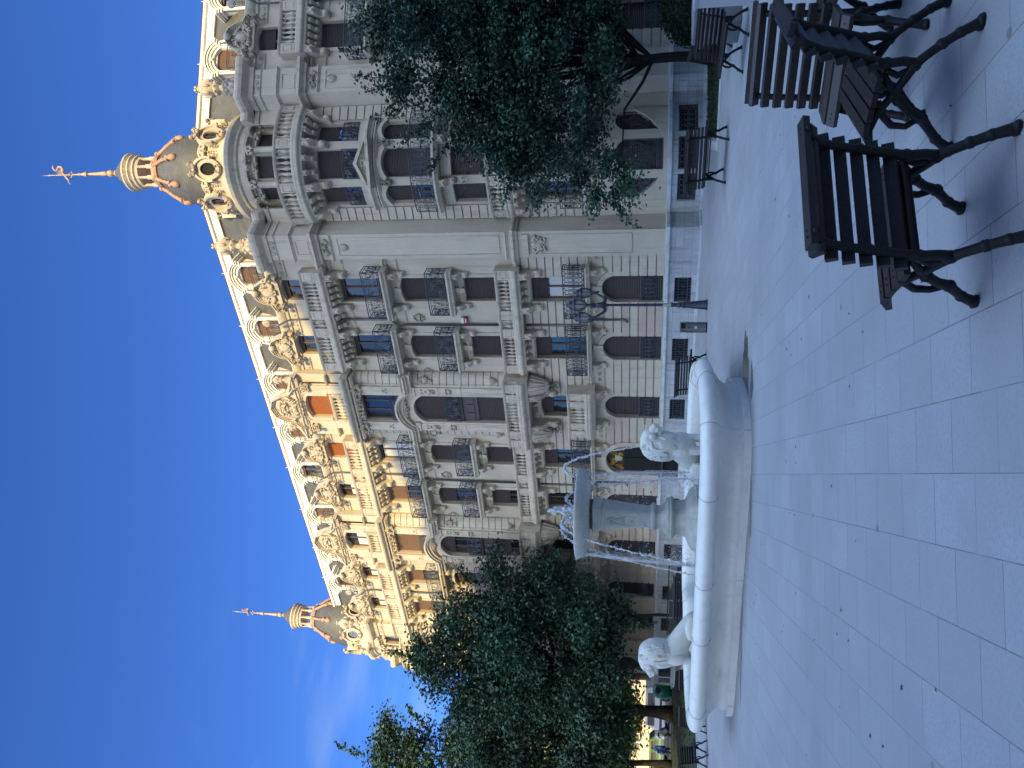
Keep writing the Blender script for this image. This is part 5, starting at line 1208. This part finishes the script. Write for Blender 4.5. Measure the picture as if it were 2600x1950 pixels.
plaque(7.16, 7.53, 1.55, 1.83, 'sign', "large white plaque with blue lettering, right of the door arch", ((.42, .22, .1, .92), (.22, .1, .3, .8), (.08, .08, .35, .75)))
plaque(7.35, 7.52, 1.31, 1.53, 'sign', "small white plaque under the gap between the two large white plaques", ((.35, .2, .15, .85), (.55, .12, .2, .8)), 'red')
plaque(7.56, 7.84, 1.57, 1.82, 'sign', "white plaque with dark lettering nearest the right side of the door", ((.5, .2, .1, .9), (.2, .1, .2, .8)))
plaque(10.11, 10.40, 1.54, 1.77, 'sign', "pale lilac white plaque at the top of the plates left of the door", ((.5, .12, .25, .75), (.3, .08, .3, .7)), 'blue')
plaque(10.20, 10.50, 1.29, 1.52, 'ivory', "ivory plaque with a small dark emblem above the purple plate", ((.5, .2, .35, .65), (.25, .08, .25, .75)), 'brown')
plaque(10.19, 10.66, 1.09, 1.27, 'purple', "bright purple plaque lowest among the plates left of the door", ((.3, .25, .3, .8),), 'sign')
plaque(10.43, 10.77, 1.54, 1.81, 'brown', "square bronze plaque beside the pale lilac plate", ((.5, .14, .2, .8), (.25, .1, .3, .7)), 'gold')
plaque(10.60, 10.90, 1.29, 1.51, 'navy', "dark navy plaque with white marks beside the ivory plate", ((.3, .3, .3, .6), (.3, .2, .65, .9)), 'sign')
plaque(10.69, 10.92, 1.09, 1.26, 'brown', "small dark bronze plaque beside the purple plate", ((.4, .16, .2, .8),), 'gold')
mb = MB(); mb.box(FL_, 2.41, 2.63, .03, .14, 8.07, 8.30); AL = tag(mb.build("alarm_box", 'ivory'), "small white and red alarm box on the wall between two iron balconies", "alarm box")
mb = MB(); mb.box(FL_, 2.405, 2.635, .03, .146, 8.06, 8.20); mb.build("alarm_cover", 'red', AL)
mb = MB(); mb.box(FL_, 2.45, 2.59, .146, .149, 8.115, 8.14); mb.build("lettering", 'sign', AL)
CB = thing("information_cabinet", "grey and white metal cabinet with a red round badge at the photo's edge", "cabinet", (6.75, 13.0, 0)); G = Fr((6.42, 13.05, 0), Vector((1, .05, 0)).normalized(), Vector((.05, -1, 0)).normalized())
mb = MB(); mb.box(G, 0, 1.0, -.3, 0, .02, .98); mb.box(G, -.03, 1.03, -.33, .03, .98, 1.02); CBo = mb.build("cabinet_body", 'cabin', CB)
mb = MB(); mb.box(G, .08, .92, 0, .012, .1, .9); D_ = mb.build("cabinet_door", 'sign', CB)
mb = MB(); mb.poly(G, [(.17 + .06 * math.cos(t), .80 + .06 * math.sin(t)) for t in [i * pi / 10 for i in range(20)]], .01, .016); mb.mi = 1; mb.poly(G, [(.17 + .04 * math.cos(t), .80 + .04 * math.sin(t)) for t in [i * pi / 10 for i in range(20)]], .01, .018); mb.build("badge", ['red', 'sign'], D_)
PLc = thing("concrete_block", "square grey concrete block with a small plate behind the grey cabinet", "block", (7.4, 15.4, 0)); G = Fr((6.98, 15.15, 0), Vector((1, .1, 0)).normalized(), Vector((.1, -1, 0)).normalized())
mb = MB(); mb.box(G, 0, .9, -.8, 0, 0, .90); o = mb.build("block_body", 'concrete', PLc); bv = o.modifiers.new("bevel", 'BEVEL'); bv.width = .02; bv.segments = 2
mb = MB(); mb.box(G, .16, .34, 0, .014, .58, .76); mb.build("small_plate", 'cabin', PLc)
# ---------------------------------------------------------------- trees
def leaves(mb, q, p, size, tint, droop=.4):
    d = Vector((q.gauss(0, 1), q.gauss(0, 1), q.gauss(-droop, .7))).normalized(); u = d.cross(Vector((q.gauss(0, .5), q.gauss(0, .5), 1))).normalized()
    n = d.cross(u); l, w_ = size * q.uniform(.75, 1.25), size * q.uniform(.36, .5)
    mb.tint = tint
    mb.add([p, p + d * l * .45 + u * w_ + n * l * .12, p + d * l, p + d * l * .45 - u * w_ + n * l * .12], [(0, 1, 2, 3)])
def tree(name, label, base, h, r, ells, nclump, nleaf, size, m='leaf', lean=(0, 0), group=None, seed=1, spread=.30, twigs=(), limbs=40, dark=1.):
    q = random.Random(seed); base = Vector(base); root = thing(name, label, "tree", base, group)
    top = base + Vector((lean[0], lean[1], h)); mb = MB()
    pts = [base + (top - base) * t + Vector((.06 * math.sin(t * 5), .05 * math.sin(t * 4 + 1), 0)) for t in [i / 8 for i in range(9)]]
    mb.tube(pts, [r * (1.5 if i == 0 else (1.15 if i == 1 else 1 - .03 * i)) for i in range(9)], 12)
    cl = []
    vol = [e[1][0] * e[1][1] * e[1][2] * (e[2] if len(e) > 2 else 1) for e in ells]
    for _ in range(nclump):
        e = q.choices(ells, vol)[0]
        while True:
            v = Vector((q.uniform(-1, 1), q.uniform(-1, 1), q.uniform(-1, 1)))
            if .12 < v.length < 1: break
        v *= (.55 + .45 * q.random()) / max(v.length, .4) if v.length > .4 else 1.3
        cl.append(Vector(e[0]) + Vector([v[i] * e[1][i] for i in range(3)]))
    for c in q.sample(cl, min(limbs, len(cl))):
        s0 = pts[q.randint(5, 8)]; mid = s0.lerp(c, .5) + Vector((q.gauss(0, .2), q.gauss(0, .2), .35)); rr = r * q.uniform(.16, .42)
        mb.tube([s0, s0.lerp(mid, .5) + Vector((q.gauss(0, .08), q.gauss(0, .08), q.gauss(0, .08))), mid, mid.lerp(c, .55) + Vector((q.gauss(0, .1), q.gauss(0, .1), 0)), c], [rr, rr * .8, rr * .6, rr * .35, rr * .12], 6)
    lf = MB()
    for (a, b) in twigs:
        a, b = Vector(a), Vector(b); k = 14; tp = [a.lerp(b, i / k) + Vector((q.gauss(0, .03), q.gauss(0, .03), q.gauss(0, .03) + .12 * math.sin(i / k * 3))) for i in range(k + 1)]
        mb.tube(tp, [lerp(.022, .005, i / k) for i in range(k + 1)], 5)
        for i, p in enumerate(tp):
            for _ in range(10 - i // 3): t = q.uniform(.7, 1.3) * dark; leaves(lf, q, p + Vector((q.gauss(0, .07), q.gauss(0, .07), q.gauss(0, .07))), size, (t, t, t))
    mb.build("trunk", 'bark', root, smooth=True)
    for c in cl:
        ct = q.choice((.55, .75, .95, 1.2, 1.5)) * q.uniform(.85, 1.1) * dark; warm = q.uniform(.9, 1.25); sx = spread * q.uniform(.7, 1.4)
        n = int(nleaf * q.uniform(.5, 1.5))
        for _ in range(n):
            p = c + Vector((q.gauss(0, sx), q.gauss(0, sx * .8), q.gauss(0, sx * .62))); t = ct * q.uniform(.7, 1.35)
            leaves(lf, q, p, size, (t * warm, t, t * q.uniform(.8, 1.1)))
    lf.build("crown", m, root)
    return root
tree("plaza_tree", "leaning broad-leaved tree with a dark trunk on the right lawn before the corner tower", (9.05, 21.7, 0), 2.6, .15,
     [((8.6, 20.4, 4.6), (3.3, 1.7, 2.6)), ((9.6, 20.7, 7.3), (2.7, 1.7, 2.3)), ((6.0, 20.2, 4.1), (1.5, 1.2, 1.9), .8), ((12.2, 20.9, 5.6), (2.8, 1.9, 3.6)), ((5.2, 20.1, 2.9), (1.0, .9, .95), .8), ((7.0, 20.1, 6.1), (1.3, 1.2, 1.6), .6), ((10.5, 20.8, 9.0), (1.4, 1.3, 1.2), .7)],
     430, 215, .108, lean=(-.05, -.25), seed=4, spread=.26, limbs=70,
     twigs=[((7.2, 20, 7.2), (6.3, 19.9, 8.4)), ((7.6, 20, 7.6), (7.1, 19.9, 9.1)), ((8.0, 20, 8.0), (7.9, 19.9, 9.4)), ((8.3, 20.1, 8.2), (8.3, 19.9, 9.7)), ((6.6, 20, 6.8), (5.6, 19.9, 7.5)), ((5.0, 20, 2.6), (4.05, 19.8, 2.0)), ((5.2, 20, 3.0), (4.4, 19.8, 2.3)), ((5.4, 20, 4.4), (4.5, 19.8, 4.6)), ((5.6, 20, 5.0), (4.8, 19.8, 5.4)), ((9.2, 20.3, 8.8), (9.1, 20, 10.1))])
tree("plaza_tree", "large dense tree hiding the left end of the stone building", (-16.9, 40.5, 0), 4.2, .30,
     [((-11.2, 32.0, 6.0), (3.7, 2.6, 4.0)), ((-12.2, 32.5, 9.2), (2.4, 2.0, 2.6)), ((-8.9, 31.5, 6.4), (1.9, 1.7, 2.9)), ((-15.6, 33.5, 6.0), (3.2, 2.6, 4.2)), ((-16.4, 38.5, 4.6), (2.6, 2.4, 2.8), .7), ((-9.6, 31.6, 3.5), (1.9, 1.6, 1.6), .8), ((-13.6, 32, 3.6), (3.4, 2.2, 1.6))],
     330, 290, .155, lean=(.6, -1.4), seed=9, spread=.42, limbs=80, dark=.9,
     twigs=[((-9.6, 31, 2.6), (-9.4, 31, 1.2)), ((-7.6, 31, 5.5), (-6.7, 31, 5.0)), ((-7.8, 31, 7.0), (-6.9, 31, 7.4)), ((-11.9, 32, 11.4), (-11.6, 32, 12.4)), ((-8.2, 31, 8.4), (-7.6, 31, 9.2))])
tree("plaza_tree", "tall tree at the far left with its top reaching above all the others", (-19.5, 40.5, 0), 4.0, .16,
     [((-19.8, 38.0, 11.2), (3.4, 2.6, 3.8)), ((-19.4, 38.5, 14.6), (1.9, 1.6, 2.0)), ((-18.2, 37.5, 6.5), (3.6, 2.4, 3.8)), ((-22.8, 38.5, 8.0), (3.0, 2.4, 5.0)), ((-16.6, 37.6, 9.4), (1.5, 1.4, 1.8))],
     260, 260, .17, lean=(.3, -1.2), seed=15, spread=.45, limbs=60, dark=.9, twigs=[((-19.3, 38, 15.8), (-18.9, 38, 17.2)), ((-17.4, 38, 12.6), (-16.6, 38, 13.4)), ((-15.9, 37.6, 10.0), (-15.1, 37.6, 10.9))])
tree("young_tree", "thin young tree with few leaves beside the wall near the left lion", (-9.75, 33.2, 0), 2.6, .07, [((-9.7, 33.0, 3.0), (.8, .7, .9))], 26, 40, .16, seed=21, spread=.25, limbs=12)
tree("street_tree", "small yellow-green tree in full sun across the street on the left", (-21.5, 52, 0), 1.6, .12, [((-21.5, 52, 3.0), (2.2, 1.6, 1.5)), ((-24.5, 53, 3.4), (1.8, 1.5, 1.4))], 90, 60, .24, 'leaf2', seed=25, spread=.45, limbs=20)
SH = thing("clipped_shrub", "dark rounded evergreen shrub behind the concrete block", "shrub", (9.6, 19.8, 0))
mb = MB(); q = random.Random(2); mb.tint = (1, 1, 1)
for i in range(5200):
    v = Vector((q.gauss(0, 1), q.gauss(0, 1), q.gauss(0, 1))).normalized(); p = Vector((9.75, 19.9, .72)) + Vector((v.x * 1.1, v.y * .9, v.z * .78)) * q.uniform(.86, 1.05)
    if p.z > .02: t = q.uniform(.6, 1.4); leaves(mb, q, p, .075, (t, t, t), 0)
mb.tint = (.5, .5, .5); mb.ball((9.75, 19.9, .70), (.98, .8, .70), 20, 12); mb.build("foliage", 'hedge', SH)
# ---------------------------------------------------------------- the street at the left and the building that throws the shadow
def block(name, label, o, e, w_, dp, h, m, cols, rows, z0=1.2, dark=.45):
    e = Vector(e).normalized(); n = Vector((e.y, -e.x, 0)); F = Fr(o, e, n); bt = thing(name, label, "building", o); mb = MB()
    ops = []
    for i in range(cols):
        for j in range(rows):
            c = w_ * (i + .5) / cols; zz = z0 + j * (h - z0 - .6) / rows; hh = (h - z0 - .6) / rows; ww = w_ / cols
            ops.append((c - ww * .22, c + ww * .22, zz + hh * .15, zz + hh * .8))
    wall(mb, F, 0, w_, 0, h, ops, 0, .25)
    for a, b in ((0, 0), (w_, w_)): mb.quad(F.P(a, 0, 0), F.P(a, -dp, 0), F.P(a, -dp, h), F.P(a, 0, h))
    mb.quad(F.P(0, 0, h), F.P(w_, 0, h), F.P(w_, -dp, h), F.P(0, -dp, h)); mb.quad(F.P(0, -dp, 0), F.P(w_, -dp, 0), F.P(w_, -dp, h), F.P(0, -dp, h)); W = mb.build("wall", m, bt)
    mb = MB(); mb.prof(F, 0, w_, [(-.02, h - .5), (.2, h - .45), (.45, h - .2), (.45, h), (-.02, h + .02)])
    for j in range(1, rows): zz = z0 + j * (h - z0 - .6) / rows; mb.prof(F, 0, w_, [(-.02, zz), (.12, zz + .04), (.12, zz + .16), (-.02, zz + .18)])
    mb.build("cornice", 'trim', W)
    for a, b, c, d in ops:
        mb = MB(); mb.quad(F.P(a, -.22, c), F.P(b, -.22, c), F.P(b, -.22, d), F.P(a, -.22, d)); wn = mb.build("window", 'glass', bt)
        mb = MB(); mb.box(F, (a + b) / 2 - .04, (a + b) / 2 + .04, -.21, -.17, c, d); mb.box(F, a, b, -.21, -.17, (c + d) / 2 - .04, (c + d) / 2 + .04); mb.build("frame", 'sign', wn)
    return bt
block("town_building", "sunlit cream building seen through the left trees, behind the parked vans", (-52, 76, 0), (1, -.12, 0), 30, 10, 14, 'cream', 9, 4)
block("town_building", "sunlit ochre building glimpsed through the left trees beyond the cream one", (-80, 62, 0), (1, .5, 0), 26, 10, 15, 'brick', 7, 4)
block("town_building", "tall pale building on the near side of the plaza that casts the long shadow", (46, -16, 0), (-1, 0, 0), 66, 14, 38.2, 'stone', 18, 9)
block("town_building", "long ochre building closing the plaza behind the viewer on the left", (-34, -46, 0), (-.45, .89, 0), 44, 10, 15, 'cream', 12, 5)
GB = thing("recycling_container", "rounded green plastic recycling container at the left lawn edge", "container", (-16.4, 42.9, 0)); c = Vector((-16.4, 42.9, 0))
mb = MB(); mb.cyl(c, [(.50, .04), (.60, .06), (.66, .5), (.64, .75), (.52, .92), (.3, 1.0), (.02, 1.02)], 28); mb.build("container_body", 'greenbin', GB, smooth=True)
mb = MB(); G = Fr(c, (1, 0, 0), (0, -1, 0)); mb.cyl(c, [(.5, 0), (.54, .05), (.4, .06)], 24); mb.poly(G, [(.16 * math.cos(t), .72 + .16 * math.sin(t)) for t in [i * pi / 10 for i in range(20)]], .5, .68); mb.build("filling_hole", 'rubber', GB)
def vehicle(name, label, loc, head, L, H, W_, body, band_, hood):
    o = thing(name, label, "van" if H > 1.2 else "car", loc); c, s_ = math.cos(head), math.sin(head); F = Fr(loc, (c, s_, 0), (-s_, c, 0)); mb = MB(); h0 = .22
    pr = [(-L / 2, h0), (L / 2, h0), (L / 2, h0 + H * .38), (L / 2 - hood, h0 + H * .45), (L / 2 - hood - .3, H), (-L / 2 + .15, H), (-L / 2, H * .7)]
    mb.poly(F, pr, -W_ / 2, W_ / 2); b = mb.build("body", body, o); bv = b.modifiers.new("bevel", 'BEVEL'); bv.width = .06; bv.segments = 3
    for k in (-1, 1):
        for (a, e) in ((-L * .40, -L * .06), (-L * .03, L / 2 - hood - .28)):
            mb = MB(); mb.poly(F, [(a, h0 + H * .46), (e, h0 + H * .46), (e - .05, H - .12), (a + .05, H - .12)], *sorted((k * W_ / 2 - .004 * k, k * (W_ / 2 + .012)))); mb.build("side_window", 'glass', o)
        mb = MB(); mb.poly(F, [(-L / 2 + .1, h0 + .2), (L / 2 - .1, h0 + .2), (L / 2 - .1, h0 + .34), (-L / 2 + .1, h0 + .34)], *sorted((k * W_ / 2 - .004 * k, k * (W_ / 2 + .01)))); mb.build("side_stripe", band_, o)
        for x in (-L * .32, L * .32):
            mb = MB(); cc = F.P(x, k * (W_ / 2 - .05), .24); ax = F.e2 * .09
            for r, m_ in ((.24, 'rubber'), (.13, 'steel')):
                mb = MB(); e1, e3 = F.e1, Vector((0, 0, 1)); off = ax * (1.0 if r > .2 else 1.12); ps = [i * pi / 10 for i in range(20)]
                mb.add([cc + e1 * r * math.cos(t) + e3 * r * math.sin(t) + off for t in ps] + [cc + e1 * r * math.cos(t) + e3 * r * math.sin(t) - off for t in ps], [tuple(range(20)), tuple(range(39, 19, -1))] + [(i, 20 + i, 20 + (i + 1) % 20, (i + 1) % 20) for i in range(20)])
                wh = mb.build("wheel" if r > .2 else "rim", m_, o if r > .2 else wh)
    mb = MB(); mb.poly(F, [(L / 2 - hood + .01, h0 + H * .47), (L / 2 - hood + .03, h0 + H * .47), (L / 2 - hood - .24, H - .06), (L / 2 - hood - .27, H - .06)], -W_ / 2 + .1, W_ / 2 - .1); mb.build("windscreen", 'glass', o)
    for k in (-1, 1): mb = MB(); mb.box(F, L / 2 - .02, L / 2 + .02, k * W_ * .36 - .12, k * W_ * .36 + .12, h0 + H * .26, h0 + H * .36); mb.build("headlight", 'lampg', o)
    return o
vehicle("parked_van", "white van parked in the sun beside the green recycling container", (-18.6, 45.5, 0), 2.9, 3.4, 1.35, 1.3, 'vanw', 'blue', .6)
vehicle("parked_car", "lime green and white car parked in the sun beyond the tree trunks", (-21.3, 46.5, 0), .08, 3.0, 1.1, 1.25, 'lime', 'vanw', .75)
vehicle("parked_car", "blue car with a white stripe parked at the far left street", (-24.0, 47.5, 0), .05, 3.0, 1.05, 1.25, 'bluep', 'vanw', .75)
def scooter(label, loc, head, m_):
    o = thing("motor_scooter", label, "scooter", loc, "scooters parked at the left street"); c, s_ = math.cos(head), math.sin(head); F = Fr(loc, (c, s_, 0), (-s_, c, 0))
    for x in (-.42, .45):
        mb = MB(); mb.tube([F.P(x + .17 * math.cos(t), 0, .2 + .17 * math.sin(t)) for t in [i * pi / 10 for i in range(21)]], .045, 6); mb.build("wheel", 'rubber', o)
    mb = MB(); mb.blob(F.P(-.35, 0, .48), F.e1 * .36, F.e2 * .14, Vector((0, 0, .18)), 12, 8); mb.box(F, -.2, .3, -.12, .12, .24, .3); mb.prof(F, .28, .36, [(-.18, .26), (.18, .26), (.14, .85), (-.14, .85)], n=1); mb.blob(F.P(.45, 0, .42), F.e1 * .16, F.e2 * .07, Vector((0, 0, .06)), 10, 6); mb.build("fairing", m_, o, smooth=True)
    mb = MB(); mb.blob(F.P(-.3, 0, .66), F.e1 * .34, F.e2 * .12, Vector((0, 0, .06)), 12, 6); mb.build("saddle", 'rubber', o, smooth=True)
    mb = MB(); mb.tube([F.P(.45, 0, .2), F.P(.34, 0, .6), F.P(.28, 0, .95)], .03, 6); mb.tube([F.P(.26, -.28, .98), F.P(.29, 0, .95), F.P(.26, .28, .98)], .018, 6); mb.build("handlebar", 'steel', o)
scooter("white and blue scooter parked in the sun behind the left lawn", (-18.9, 42.6, 0), 1.9, 'vanw'); scooter("blue scooter parked next to the white one at the far left", (-19.9, 42.9, 0), 1.8, 'bluep'); scooter("black scooter parked at the far left edge beside the blue one", (-20.8, 42.5, 0), 1.8, 'rubber')
